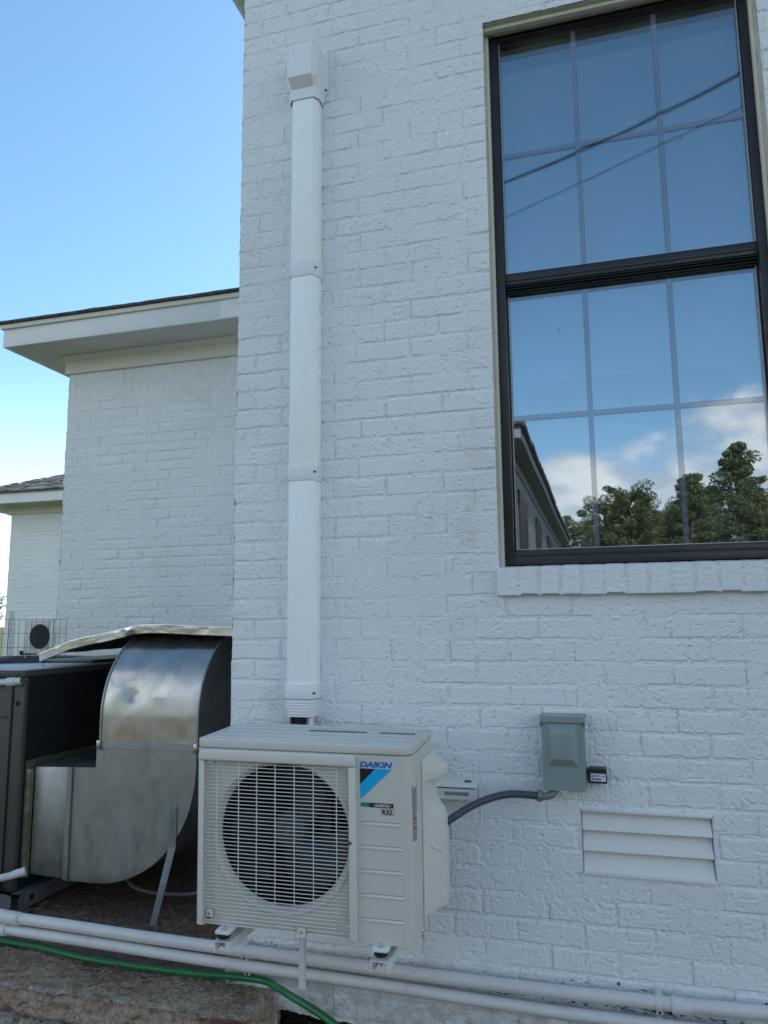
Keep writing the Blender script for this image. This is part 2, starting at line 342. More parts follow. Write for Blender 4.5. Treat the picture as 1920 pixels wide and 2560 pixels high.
def tag(o, label=None, cat=None, group=None, kind=None):
    if label: o['label'] = label
    if cat: o['category'] = cat
    if group: o['group'] = group
    if kind: o['kind'] = kind
    return o
def thing(name, label, cat, group=None, mtx=None, loc=(0, 0, 0)):
    o = bpy.data.objects.new(name, None); C.objects.link(o); o.empty_display_size = 0.1
    o.location = loc
    if mtx is not None: o.matrix_world = mtx
    return tag(o, label, cat, group)
def based(name, label, cat, loc, group=None):
    """an Empty at the thing's base; parts are written in scene coordinates and shifted by the caller through off()"""
    return thing(name, label, cat, group, loc=loc)
def settle(root):
    """parts were built in scene coordinates: keep them there while they hang on a root that stands at its own base"""
    inv = Matrix.Translation(-root.location)
    for ch in root.children: ch.matrix_parent_inverse = inv
# --- vectorised noise
def _h(i, j, s): v = np.sin(i * 127.1 + j * 311.7 + s * 74.7) * 43758.5453; return v - np.floor(v)
def vn(x, y, s=0):
    xi = np.floor(x); yi = np.floor(y); fx = x - xi; fy = y - yi; fx = fx * fx * (3 - 2 * fx); fy = fy * fy * (3 - 2 * fy)
    return (_h(xi, yi, s) * (1 - fx) + _h(xi + 1, yi, s) * fx) * (1 - fy) + (_h(xi, yi + 1, s) * (1 - fx) + _h(xi + 1, yi + 1, s) * fx) * fy
def fbm(x, y, s=0, o=4, g=0.5):
    r = 0; a = 1; t = 0
    for k in range(o): r = r + a * vn(x * 2 ** k, y * 2 ** k, s + k * 13); t += a; a *= g
    return r / t
def sstep(x, a, b): t = np.clip((x - a) / (b - a), 0, 1); return t * t * (3 - 2 * t)
def np_mesh(name, P, keep=None):
    n, m = P.shape[:2]; me = bpy.data.meshes.new(name)
    idx = np.arange(n * m).reshape(n, m)
    q = np.stack([idx[:-1, :-1], idx[:-1, 1:], idx[1:, 1:], idx[1:, :-1]], -1)
    if keep is not None: q = q[keep]
    q = q.reshape(-1, 4)
    used, inv = np.unique(q, return_inverse=True); q = inv.reshape(-1, 4); V = P.reshape(-1, 3)[used]
    me.vertices.add(len(V)); me.vertices.foreach_set('co', V.astype(np.float32).ravel())
    me.loops.add(q.size); me.loops.foreach_set('vertex_index', q.astype(np.int32).ravel())
    me.polygons.add(len(q)); me.polygons.foreach_set('loop_start', np.arange(0, q.size, 4, dtype=np.int32)); me.polygons.foreach_set('loop_total', np.full(len(q), 4, dtype=np.int32))
    me.update(calc_edges=True)
    return me
def brick_height(X, Z, seed, z0, x0, L=0.212, H=0.0748, amp=1.0, strokes=0, blend=0.0):
    """relief (metres, + is towards the viewer) of thickly painted brickwork"""
    wob = 0.004 * (vn(X * 2.3, Z * 9, seed + 5) - 0.5) + 0.0016 * (vn(X * 40, Z * 40, seed + 6) - 0.5)
    Zw = Z - z0 + wob; c = np.floor(Zw / H); dv = Zw - c * H
    sh = np.where(np.mod(c, 2) == 0, 0, L / 2) + 0.018 * (_h(c, c * 0 + 3, seed) - 0.5)
    u = (X - x0 - sh + 0.003 * (vn(X * 30, Z * 45, seed + 9) - 0.5)) / L; i = np.floor(u); du = (u - i) * L
    r1 = _h(i, c, seed + 1); r2 = _h(i, c, seed + 2); r3 = _h(i, c, seed + 3); r4 = _h(i, c, seed + 4)
    jag = 0.0034 * (vn(X * 120, Z * 120, seed + 21) - 0.5) + 0.006 * (vn(X * 28, Z * 28, seed + 22) - 0.5)
    mb = 0.0050 + 0.004 * (r1 - 0.5); mt = 0.0050 + 0.004 * (r2 - 0.5); ml = 0.0055 + 0.005 * (r3 - 0.5)
    de = np.minimum(np.minimum(du - ml, L - du - ml), np.minimum(dv - mb, H - dv - mt)) + jag
    m = sstep(de, 0.0, 0.0030)
    face = 0.0020 * (r4 - 0.5) + 0.012 * (r1 - 0.5) * (dv - H / 2) + 0.008 * (r2 - 0.5) * (du - L / 2) + 0.0028 * (fbm(X * 22, Z * 22, seed + 30, 4) - 0.5) + 0.0016 * (vn(X * 170, Z * 170, seed + 33) - 0.5)
    pits = vn(X * 105, Z * 105, seed + 41); face = face - 0.0034 * sstep(pits, 0.80, 0.92) * (r3 > 0.2)
    comb = np.abs(np.sin(X * (60 + 50 * r2) + r1 * 40)) ** 24; face = face - 0.0011 * comb * (r4 > 0.66) * sstep(vn(X * 20, Z * 30, seed + 44), .4, .7)
    fill = fbm(X * 4, Z * 5, seed + 50, 3)                                # many joints are painted almost flush
    mort = -0.0007 - 0.0028 * (1 - sstep(fill, 0.38, 0.62)) + 0.0085 * (fbm(X * 105, Z * 105, seed + 60, 3, 0.65) - 0.5)
    h = m * face + (1 - m) * mort
    # hair-thin shadow gaps where the mortar has pulled away beneath and beside a brick
    wv_ = 0.0026 * (vn(X * 50, Z * 6, seed + 70) - 0.5)
    g1 = np.exp(-((dv - mb + wv_) / 0.0017) ** 2) * sstep(fbm(X * 11, c * 3.1, seed + 71, 3), 0.47, 0.60)
    g2 = np.exp(-((du - ml + 0.0026 * (vn(Z * 60, X * 6, seed + 73) - 0.5)) / 0.0016) ** 2) * sstep(vn(i * 3.3, Z * 16, seed + 74), 0.42, 0.6)
    h = h - 0.0050 * g1 * (0.35 + 0.65 * vn(X * 33, Z * 5, seed + 79)) - 0.0052 * g2
    return h * amp
def add_strokes(h, xs, zs, count, seed):
    """tool marks, dents and drips of thick paint: short grooves with a raised lip"""
    rng = np.random.default_rng(seed); x0, x1, z0, z1 = xs[0], xs[-1], zs[0], zs[-1]
    for _ in range(count):
        cx = rng.uniform(x0, x1); cz = rng.uniform(z0, z1); ln = rng.uniform(0.004, 0.026) * (1 if rng.random() < 0.85 else 2.0)
        a = rng.choice([0, 0.1, -0.15, 0.6, 0.8, -0.7, 1.57, 1.5]) + rng.normal(0, 0.2); w = rng.uniform(0.0012, 0.0028); dp = rng.uniform(0.0014, 0.0042)
        bend = rng.normal(0, 7)
        i0, i1 = np.searchsorted(xs, (cx - ln - .006, cx + ln + .006)); j0, j1 = np.searchsorted(zs, (cz - ln - .006, cz + ln + .006))
        if i1 - i0 < 2 or j1 - j0 < 2: continue
        X, Z = np.meshgrid(xs[i0:i1], zs[j0:j1], indexing='ij'); ux = (X - cx) * math.cos(a) + (Z - cz) * math.sin(a); uz = -(X - cx) * math.sin(a) + (Z - cz) * math.cos(a) + bend * ux * ux
        e = np.exp(-(ux / ln) ** 4)
        h[i0:i1, j0:j1] += e * (-dp * np.exp(-(uz / w) ** 2) + 0.45 * dp * np.exp(-((uz + 2.1 * w) / w) ** 2))
    return h
def axis(segs):
    out = []
    for a, b, st in segs: out.append(np.linspace(a, b, max(2, int(round((b - a) / st)) + 1)))
    return np.unique(np.round(np.concatenate(out), 6))
# ================================================================== THE HOUSE
YW = 2.65; XC = -1.372
house = thing('brick_house', 'white brick house wall with a tall window and a lower wing', 'house', loc=(XC, YW, -1.42))
OP = (-0.342, 0.622, 0.186, 2.311)      # window opening
VT = (-0.104, 0.298, -0.805, -0.603)    # crawl space vent opening
xs = axis([(XC, -0.342, .0027), (-0.342, -0.104, .0027), (-0.104, 0.298, .0027), (0.298, 0.622, .0027), (0.622, 1.0, .0027), (1.0, 4.2, .02)])
zs = axis([(-1.55, -0.805, .0027), (-0.805, -0.603, .0027), (-0.603, 0.186, .0027), (0.186, 2.311, .0027), (2.311, 2.74, .0027), (2.74, 3.40, .02)])
X, Z = np.meshgrid(xs, zs, indexing='ij')
h = brick_height(X, Z, 3, -0.0619 - 0.0748 * 20, -0.1135 + 0.106)
h = add_strokes(h, xs, zs, 6500, 11)
edge = np.clip((X - XC) / 0.012, 0, 1)
cidx = np.floor((Z + 0.0619) / 0.0748)
P = np.stack([X + (1 - edge) * (0.004 * (_h(cidx, cidx * 0, 9) - 0.5) + 0.003 * (vn(Z * 60, Z * 0, 4) - 0.5) + 0.004), YW - h + (1 - edge) ** 2 * 0.004, Z], -1)
xc = (X[:-1, :-1] + X[1:, 1:]) / 2; zc = (Z[:-1, :-1] + Z[1:, 1:]) / 2
keep = ~(((xc > OP[0]) & (xc < OP[1]) & (zc > OP[2]) & (zc < OP[3])) | ((xc > VT[0]) & (xc < VT[1]) & (zc > VT[2]) & (zc < VT[3])))
gapz = -1.335 - 0.05 * (xc + 1.17) + 0.014 * (vn(xc * 22, xc * 0, 8) - 0.5)
keep &= ~((xc > -1.16) & (xc < -0.83 + 0.1 * 0) & (zc < gapz))
me = np_mesh('wall', P, keep); ob = link('wall', me, 'wall', house, 180); 
# side wall, back, wing
def brick_sheet(x0, x1, z0, z1, st, y, seed, parent, name='wall', m='wall2', top_soldier=None, amp=1.0, facing=None, L=0.212, H=0.0748, strokes=0, label=None, keepf=None):
    xs = axis([(x0, x1, st)]); zs = axis([(z0, z1, st)]); X, Z = np.meshgrid(xs, zs, indexing='ij')
    h = brick_height(X, Z, seed, z0, x0, L, H, amp)
    if top_soldier:
        hs = brick_height(Z * 1.0, X, seed + 4, x0, top_soldier - 0.006, 0.24, H, amp)
        h = np.where(Z > top_soldier, hs, h)
    if strokes: h = add_strokes(h, xs, zs, strokes, seed)
    if facing is None:
        ed = np.clip((X - x0) / (3 * st), 0, 1); ci = np.floor((Z - z0) / H)
        P = np.stack([X + (1 - ed) * (0.012 * (_h(ci, ci * 0, seed) - 0.5) + 0.006 * (vn(Z * 50, Z * 0, 5) - 0.5)), y - h, Z], -1)
    else: P = np.stack([np.full_like(X, y) + facing * h, X, Z], -1)
    keep = None
    if keepf is not None:
        xc = (X[:-1, :-1] + X[1:, 1:]) / 2; zc = (Z[:-1, :-1] + Z[1:, 1:]) / 2; keep = keepf(xc, zc)
    return link(name, np_mesh(name, P, keep), m, parent, 180, label)
brick_sheet(YW + 0.004, 5.2, -1.45, 3.40, 0.012, XC + 0.004, 21, house, facing=-1)
YG = 5.2; XG = -4.25
brick_sheet(XG, XC - 0.01, -1.42, 2.20, 0.0065, YG, 31, house, top_soldier=1.875, H=0.0775, L=0.222, strokes=2600, amp=1.5)
brick_sheet(YG, 9.4, -1.42, 2.20, 0.03, XG, 33, house, facing=-1)
b = MB(); b.box(XG, 4.2, 9.4, 9.5, -1.42, 3.40); b.box(4.2, 4.3, YW, 9.5, -1.42, 3.40); b.box(XC + .02, 4.2, YW + 0.30, 9.4, 3.33, 3.385)
b.box(XG + .02, 4.2, YG + 0.05, 9.4, 2.25, 2.30); b.box(XC + 0.02, 4.2, YW + 0.3, 9.4, -1.5, -1.42)
b.build('wall', 'room', house, 0)
# room behind the window, dark void below the wall
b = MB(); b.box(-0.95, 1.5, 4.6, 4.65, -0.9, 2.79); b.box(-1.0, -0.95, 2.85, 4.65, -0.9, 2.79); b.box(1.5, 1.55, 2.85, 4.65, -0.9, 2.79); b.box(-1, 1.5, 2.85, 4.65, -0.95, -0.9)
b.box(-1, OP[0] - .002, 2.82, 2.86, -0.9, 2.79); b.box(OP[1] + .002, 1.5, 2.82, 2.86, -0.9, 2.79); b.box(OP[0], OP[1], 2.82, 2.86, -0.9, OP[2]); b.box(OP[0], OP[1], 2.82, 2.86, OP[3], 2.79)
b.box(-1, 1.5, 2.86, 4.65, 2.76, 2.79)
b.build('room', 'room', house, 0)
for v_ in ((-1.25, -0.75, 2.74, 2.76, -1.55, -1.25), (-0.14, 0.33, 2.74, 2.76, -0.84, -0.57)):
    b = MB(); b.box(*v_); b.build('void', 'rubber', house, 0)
# reveals of the window opening
def wavy_strip(p0, p1, d, w, n, seed, amp=0.002, m='wall', name='reveal'):
    p0 = Vector(p0); p1 = Vector(p1); d = Vector(d); nn = (p1 - p0).normalized().cross(d.normalized())
    P = np.zeros((n, 9, 3))
    for i in range(n):
        for j in range(9):
            q = p0 + (p1 - p0) * (i / (n - 1)) + d * (j / 8) + nn * float(amp * (fbm(np.array(i * 0.25), np.array(j * 0.7), seed, 3) - 0.5))
            P[i, j] = q
    return P
b = MB()
b.grid(wavy_strip((OP[0], YW + .002, OP[2] - .01), (OP[0], YW + .002, OP[3]), (0, .085, 0), 0, 300, 1))
b.grid(wavy_strip((OP[1], YW + .002, OP[2] - .01), (OP[1], YW + .002, OP[3]), (0, .085, 0), 0, 300, 2))
b.grid(wavy_strip((OP[0], YW + .002, OP[3]), (OP[1], YW + .002, OP[3]), (0, .085, 0), 0, 200, 3, 0.004))
b.build('reveal', 'caulk', house, 180, recalc=False)
b = MB(); b.box(OP[0], OP[1], 2.675, 2.70, 2.294, 2.312, .004); b.box(OP[0], OP[0] + .012, 2.705, 2.74, OP[2], 2.30, .003); b.box(OP[1] - .012, OP[1], 2.705, 2.74, OP[2], 2.30, .003)
b.build('lintel_trim', 'cream', house)
# brick sill of upright headers
def sill_mesh():
    n = 560; xsv = np.linspace(-0.346, 1.05, n)
    prof = []                      # (y, z, nx)
    for t in np.linspace(0, 1, 14): prof.append((2.735 - 0.112 * t, 0.197 - 0.013 * t))
    for t in np.linspace(0.0, 1, 28)[1:]: prof.append((2.623, 0.184 - 0.094 * t))
    for t in np.linspace(0.0, 1, 8)[1:]: prof.append((2.623 + 0.04 * t, 0.090))
    P = np.zeros((n, len(prof), 3))
    pitch = 0.0708
    for j, (y, z) in enumerate(prof):
        u = (xsv + 0.346) / pitch; k = np.floor(u); d = (u - k) * pitch
        dd = np.minimum(d - 0.0055, pitch - 0.0055 - d) + 0.002 * (vn(xsv * 90, xsv * 0 + j * 0.5, 3) - 0.5)
        m = sstep(dd, 0, 0.004) * 1.0; m = np.where((k < 1) & (d < pitch / 2), 1, m)
        r = _h(k, k * 0, 12)
        out = m * (0.0045 * (r - 0.5) + 0.002 * (vn(xsv * 40, xsv * 0 + j * 0.35, 6) - 0.5) - 0.002 * sstep(vn(xsv * 80, xsv * 0 + j * .8, 7), .84, .95)) + (1 - m) * (-0.0048 + 0.006 * (vn(xsv * 180, xsv * 0 + j * 0.9, 8) - 0.5))
        low = (0.006 * (_h(k, k * 0, 15) - 0.35)) * m - (1 - m) * 0.002
        front = 14 <= j <= 40
        P[:, j, 0] = xsv; P[:, j, 1] = y - (out if j >= 12 else 0.3 * out); P[:, j, 2] = z + (0.3 * out if j < 14 else 0) + (low * (j - 14) / 26 if front else (low if j > 40 else 0))
    return P
b = MB(); P = sill_mesh(); b.grid(P)
b.add([tuple(p) for p in P[0]], [tuple(range(P.shape[1]))]); b.build('window_sill', 'wall', house, 180, recalc=False)
# ---- the window: frame, two sashes, glass, grille bars between the panes
win = MB()
FL, FR, FB, FT, FY = -0.333, 0.616, 0.2, 2.300, 2.730
def frame_rect(b, l, r, bt, tp, wl, wr, wb, wt, y0, y1, bev=.0025):
    b.box(l, l + wl, y0, y1, bt, tp, bev); b.box(r - wr, r, y0, y1, bt, tp, bev)
    b.box(l + wl, r - wr, y0 + .0015, y1, bt, bt + wb, bev); b.box(l + wl, r - wr, y0 + .0015, y1, tp - wt, tp, bev)
frame_rect(win, FL, FR, FB, FT, .036, .036, .030, .012, FY, FY + .09)
win.box(FL + .03, FR - .03, FY + .004, FY + .05, FB + .028, FB + .052, .002)
winf = win.build('window', 'bronze', house)
b = MB(); frame_rect(b, FL + .036, FR - .036, 1.262, FT - .012, .004, .004, .046, .004, FY + .008, FY + .045, .0015)
b.box(FL + .036, FR - .036, FY + .0055, FY + .02, 1.276, 1.279)
b.build('upper_sash', 'bronze', winf)
b = MB(); frame_rect(b, FL + .036, FR - .036, FB + .05, 1.262, .006, .006, .008, .012, FY + .036, FY + .075, .0015)
b.build('lower_sash', 'bronze', winf)
b = MB()
for z in (1.2605, 1.253, 1.243, 1.236): b.box(FL + .036, FR - .036, FY + .012 + (1.2605 - z) * .8, FY + .036, z - .005, z - .0015)
b.build('weather_strip', 'seal', winf, 0)
gu = (FL + .040, FR - .040, 1.308, FT - .016, FY + .020); gl = (FL + .042, FR - .042, FB + .058, 1.232, FY + .046)
for (l, r, bt, tp, y) in (gu, gl):
    for dy, gm in ((0.0, 'glass'), (.0165, 'glass_inner')):
        b = MB(); b.add([(l, y + dy, bt), (r, y + dy, bt), (r, y + dy, tp), (l, y + dy, tp)], [(0, 1, 2, 3)]); b.build('glass_pane', gm, winf, 0, recalc=False)
    b = MB(); b.box(l, l + .0022, y - .006, y - .001, bt, tp); b.box(r - .0022, r, y - .006, y - .001, bt, tp); b.box(l + .0022, r - .0022, y - .006, y - .001, bt, bt + .002)
    b.build('glazing_bead', 'bead', winf, 0)
for (l, r, bt, tp, y), vx, hz_ in ((gu, (-0.006, 0.291), 1.803), (gl, (-0.0085, 0.289), 0.753)):
    b = MB()
    for x in vx: b.prism([(x - .0095, y + .010), (x - .006, y + .0075), (x + .006, y + .0075), (x + .0095, y + .010), (x + .006, y + .0125), (x - .006, y + .0125)], bt, tp, 'z')
    zz = [l] + [v for x in vx for v in (x - .0095, x + .0095)] + [r]
    for k in range(0, len(zz), 2):
        b.prism([(y + .010, hz_ - .0095), (y + .0075, hz_ - .006), (y + .0075, hz_ + .006), (y + .010, hz_ + .0095), (y + .0125, hz_ + .006), (y + .0125, hz_ - .006)], zz[k], zz[k + 1], 'x')
    b.build('grille_bars', 'muntin', winf, 0)
b = MB(); b.box(OP[0] + .01, OP[1] - .01, 2.835, 2.838, 0.9, 2.215); b.build('added_tone_panel', 'glass_tone', winf, 0)  # grey panel added behind the glass to lighten it below the top
# ---- crawl space vent: three sloping louvres
vent = MB(); vent.box(VT[0], VT[1], 2.70, 2.705, VT[2], VT[3]); vent.box(VT[0] - .001, VT[0] + .004, 2.652, 2.70, VT[2], VT[3]); vent.box(VT[1] - .003, VT[1] + .001, 2.652, 2.70, VT[2], VT[3])
vent.box(VT[0] + .004, VT[1] - .003, 2.643, 2.70, VT[3] - .0075, VT[3] + .001, .001); vent.box(VT[0] + .002, VT[1] - .001, 2.642, 2.70, VT[2], VT[2] + .011, .001)
vf = vent.build('crawlspace_vent', 'fascia', house, 30)
for k in range(3):
    zt = VT[3] - .0085 - k * .0635
    b = MB(); b.prism([(2.676, zt), (2.648, zt - .0535), (2.648, zt - .0575), (2.680, zt - .0590), (2.684, zt - .0560), (2.682, zt)], VT[0] + .006, VT[1] - .005, 'x', .0008, 1)
    b.build('louvre', 'fascia', vf, 30)
for x, z in ((-0.009, -1.121), (0.41, -1.13)):
    b = MB(); b.lathe([(0.0001, -.006), (.0035, -.006), (.0045, -.003), (.0045, .004)], (x, YW, z), 'y', 10)
    b.build('masonry_screw', 'redbrick', house)
# ---- eaves and roofs
b = MB(); b.box(XC - .40, 4.7, YW - .45, YW + .3, 3.392, 3.40); b.box(XC - .40, XC + .3, YW + .3, 9.8, 3.392, 3.40); b.build('soffit', 'soffit', house, 0)
b = MB(); b.box(XC - .42, 4.72, YW - .47, YW - .45, 3.385, 3.56); b.box(XC - .42, XC - .40, YW - .45, 9.8, 3.385, 3.56); b.build('fascia', 'fascia', house, 0)
b = MB(); b.box(XC - .020, 4.3, YW - .022, YW + .01, 3.22, 3.391); b.box(XC - .020, XC - .002, YW + .01, 9.5, 3.22, 3.391); b.build('frieze_board', 'soffit', house, 0)
def hip(b, x0, x1, y0, y1, z, p, th=.03):
    w = min(x1 - x0, y1 - y0) / 2; zt = z + w * p
    if (x1 - x0) > (y1 - y0): r0, r1 = (x0 + w, (y0 + y1) / 2, zt), (x1 - w, (y0 + y1) / 2, zt)
    else: r0, r1 = ((x0 + x1) / 2, y0 + w, zt), ((x0 + x1) / 2, y1 - w, zt)
    c = [(x0, y0, z), (x1, y0, z), (x1, y1, z), (x0, y1, z)]
    vs = c + [r0, r1] + [(a, q, s - th) for a, q, s in c]
    if (x1 - x0) > (y1 - y0): fs = [(0, 1, 5, 4), (1, 2, 5), (2, 3, 4, 5), (3, 0, 4)]
    else: fs = [(0, 1, 4), (1, 2, 5, 4), (2, 3, 5), (3, 0, 4, 5)]
    fs += [(0, 6, 7, 1), (1, 7, 8, 2), (2, 8, 9, 3), (3, 9, 6, 0), (9, 8, 7, 6)]
    return b.add(vs, fs)
b = MB(); hip(b, XC - .45, 4.75, YW - .50, 9.9, 3.60, .36); b.build('roof', 'shingle', house, 0)
# wing eaves
ZS = 2.25; YF = 4.80; XF = -4.58
b = MB(); b.box(XF + .02, XC - .01, YF + .02, YG + .1, ZS, ZS + .008); b.box(XF + .02, XG + .1, YG + .1, 9.6, ZS, ZS + .008); b.build('soffit', 'soffit', house, 0)
b = MB(); b.box(XF, -2.62, YF, YF + .02, ZS - .012, ZS + .135, .002); b.box(-2.62, XC - .012, YF - .004, YF + .02, ZS - .010, ZS + .135, .002); b.box(XF, XF + .02, YF + .02, 9.6, ZS - .012, ZS + .135); b.build('fascia', 'fascia', house, 30)
b = MB(); b.box(XF - .02, XC - .012, YF - .022, YF + .02, ZS + .1365, ZS + .172, .004); b.box(XF - .02, XF + .01, YF + .02, 9.6, ZS + .1365, ZS + .172); b.build('fascia', 'cream', house, 30)
b = MB(); b.box(XG - .02, XC - .012, YG - .028, YG + .01, 2.10, ZS - .001, .002); b.box(XG - .02, XG + .01, YG + .01, 9.4, 2.10, ZS - .001)
b.build('frieze_board', 'cream', house, 30)
b = MB(); b.prism([(YG - .029, ZS - .045), (YG - .040, ZS - .040), (YG - .050, ZS - .022), (YG - .066, ZS - .014), (YG - .066, ZS - .002), (YG - .029, ZS - .002)], XG - .06, XC - .014, 'x'); b.build('crown_moulding', 'cream', house, 50)
# shingle edge: a dark slightly wavy lip, then the roof
n = 150; P = np.zeros((n, 5, 3)); xx = np.linspace(XF - .05, XC - .012, n); wv = 0.010 * vn(xx * 3, xx * 0, 4) + 0.004 * vn(xx * 14, xx * 0, 5)
for j, (dy, dz) in enumerate(((0.03, .173), (-.045, .173), (-.050, .180), (-.045, .187), (.30, .25))):
    P[:, j, 0] = xx; P[:, j, 1] = YF + dy; P[:, j, 2] = ZS + dz + (wv if j in (2, 3, 4) else wv * .6) 
b = MB(); b.grid(P); b.build('shingle_edge', 'shingle', house, 0, recalc=False)
b = MB(); hip(b, XF - .05, XC + 2.0, YF - .03, 9.8, ZS + .178, .30, .004); b.build('roof', 'shingle', house, 0)
settle(house)
# ================================================================== house further back, beyond the wing
far = thing('brick_house', 'small white brick house with grey shingled roof, farthest left', 'house', loc=(-11.15, 12.2, -1.42))
brick_sheet(-11.15, -5.2, -1.42, 2.20, 0.014, 12.2, 61, far, top_soldier=1.90, L=0.222, H=0.0765, amp=2.2)
brick_sheet(12.2, 19.5, -1.42, 2.20, 0.06, -11.15, 62, far, facing=-1, amp=2)
b = MB(); b.box(-11.15, -5.1, 19.5, 19.6, -1.42, 2.4); b.box(-5.2, -5.1, 12.2, 19.5, -1.42, 2.4); b.build('wall', 'wall2', far, 0)
b = MB(); b.box(-11.23, -5.1, 12.155, 12.21, 2.17, 2.345, .002); b.box(-11.23, -11.14, 12.21, 19.6, 2.17, 2.345); b.prism([(12.154, 2.30), (12.10, 2.335), (12.10, 2.345), (12.154, 2.345)], -11.28, -5.1, 'x'); b.build('frieze_board', 'cream', far, 0)
b = MB(); b.box(-11.8, -4.9, 11.62, 19.9, 2.346, 2.356); b.build('soffit', 'soffit', far, 0)
b = MB(); b.box(-11.82, -4.9, 11.60, 11.62, 2.30, 2.475); b.box(-11.82, -11.80, 11.62, 19.9, 2.30, 2.475); b.build('fascia', 'fascia', far, 0)
b = MB(); b.box(-11.84, -4.9, 11.575, 11.62, 2.477, 2.50); b.build('fascia', 'cream', far, 0)
def shingle_courses(x0, x1, y0, zb, p, rows, st, seed):
    # front slope built as overlapping courses of tabs
    b = MB(); rng = random.Random(seed)
    for k in range(rows):
        y = y0 + k * st; z = zb + k * st * p; x = x0 + k * st - .05
        while x < x1 - k * st * 0:
            w = rng.uniform(.10, .26); t = rng.choice((.004, .010, .016))
            b.add([(x, y - .012, z + t), (x + w - .004, y - .012, z + t), (x + w - .004, y + st + .02, z + (st + .02) * p + .003), (x, y + st + .02, z + (st + .02) * p + .003), (x, y - .012, z - .002), (x + w - .004, y - .012, z - .002)], [(0, 1, 2, 3), (4, 5, 1, 0)])
            x += w
    return b
def _shg():
    m, t, b = mat('shingle_tabs', (0.1, 0.1, 0.1), 0.9)
    g = t.nodes.new('ShaderNodeNewGeometry')
    c = mixc(t, g.outputs['Random Per Island'], (0.05, 0.05, 0.052), (0.20, 0.195, 0.188)); t.links.new(c, b.inputs['Base Color']); bump(t, b, noise(t, 140, 3), 0.003)
    return m
M['tabs'] = _shg()
b = MB(); hip(b, -11.84, -4.9, 11.56, 19.95, 2.515, .42); b.build('roof', 'shingle', far, 0)
shingle_courses(-11.84, -6.0, 11.56, 2.52, .42, 22, .13, 3).build('roof_shingles', 'tabs', far, 0, recalc=False)
settle(far)
# ================================================================== wing seen only as a reflection in the window glass
refl = thing('brick_house', 'house wing coloured grey for shade, with shingled eave, reflected lower left in the window', 'house', loc=(-1.52, -15, -1.42))
M['shade_grey_wall'] = simple('shade_toned_wall', (0.24, 0.265, 0.28), 0.6, bd=0.0)  # the wing's shade is put into its wall, soffit and fascia colour
b = MB(); b.box(-9, -1.37, -22.5, -6.25, -1.42, 2.82); b.build('wall', 'shade_grey_wall', refl, 0)
b = MB(); b.box(-9.4, -1.12, -22.9, -5.95, 2.822, 2.834); b.build('soffit', 'shade_grey_wall', refl, 0)
b = MB(); b.box(-9.4, -1.12, -22.92, -22.9, 2.81, 2.98); b.box(-1.12, -1.10, -22.9, -5.95, 2.81, 2.98); b.box(-9.4, -1.10, -5.95, -5.93, 2.81, 2.98); b.build('fascia', 'shade_grey_wall', refl, 0)
b = MB(); b.box(-1.369, -1.345, -22.5, -6.25, 2.62, 2.82); b.build('frieze_board', 'shade_grey_wall', refl, 0)
b = MB(); hip(b, -9.5, -1.06, -23.0, -5.88, 3.02, .36)
y = -22.9
while y < -6.0:
    b.box(-1.18, -1.02 - random.uniform(0, .02), y, y + .22, 2.985, 3.045 + random.uniform(0, .012)); y += .28
b.build('roof', 'shingle', refl, 0)
for y0 in (-9.4, -13.2, -17.2):
    b = MB(); b.box(-1.369, -1.335, y0, y0 + 1.5, 0.05, 2.35); w_ = b.build('window', 'bronze', refl, 0)
    b = MB()
    for k in range(3):
        for j in range(4): b.box(-1.3345, -1.3335, y0 + .06 + k * .47, y0 + .48 + k * .47, .12 + j * .56, .62 + j * .56)
    b.build('pane', 'fan', w_, 0)
settle(refl)
# ================================================================== LINE SET COVER
lsc = thing('line_set_cover', 'tall white plastic line set cover running up the brick wall above the outdoor unit', 'duct cover', loc=(-1.062, YW, -0.33))
PR = [(-1.120, 2.649), (-1.120, 2.604), (-1.105, 2.579), (-1.020, 2.579), (-1.0045, 2.604), (-1.0045, 2.649)]
def grow(pr, g): 
    cx = -1.0625; return [(cx + (x - cx) * (1 + g / .058), 2.649 - (2.649 - y) * (1 + g / .07)) for x, y in pr]
def mid(pr, t): return pr
for z0, z1 in ((-0.22, 0.560), (0.562, 1.370), (1.372, 2.14)):
    b = MB(); b.prism(PR, z0, z1, 'z', .0035, 3); b.build('cover_section', 'pvcduct', lsc, 25)
for z0, z1 in ((0.528, 0.588), (1.336, 1.402)):
    b = MB(); b.prism(grow(PR, .0032), z0, z1, 'z', .0015, 2)
    cpl = b.build('coupling', 'pvccap', lsc, 30)
    b = MB()
    for zc_ in (z0 + .032,):
        P_ = [(math.cos(a) * .008, math.sin(a) * .0042) for a in np.linspace(0, 2 * math.pi, 17)[:-1]]
        c = Vector((-1.0085, 2.5895, zc_)); t = Vector((.0160, .026, 0)).normalized(); nrm = Vector((t.y, -t.x, 0))
        b.add([tuple(c + t * p[0] + Vector((0, 0, p[1])) + nrm * .0010) for p in P_], [tuple(range(16))])
    b.build('slot', 'ink_grey', cpl, 0)
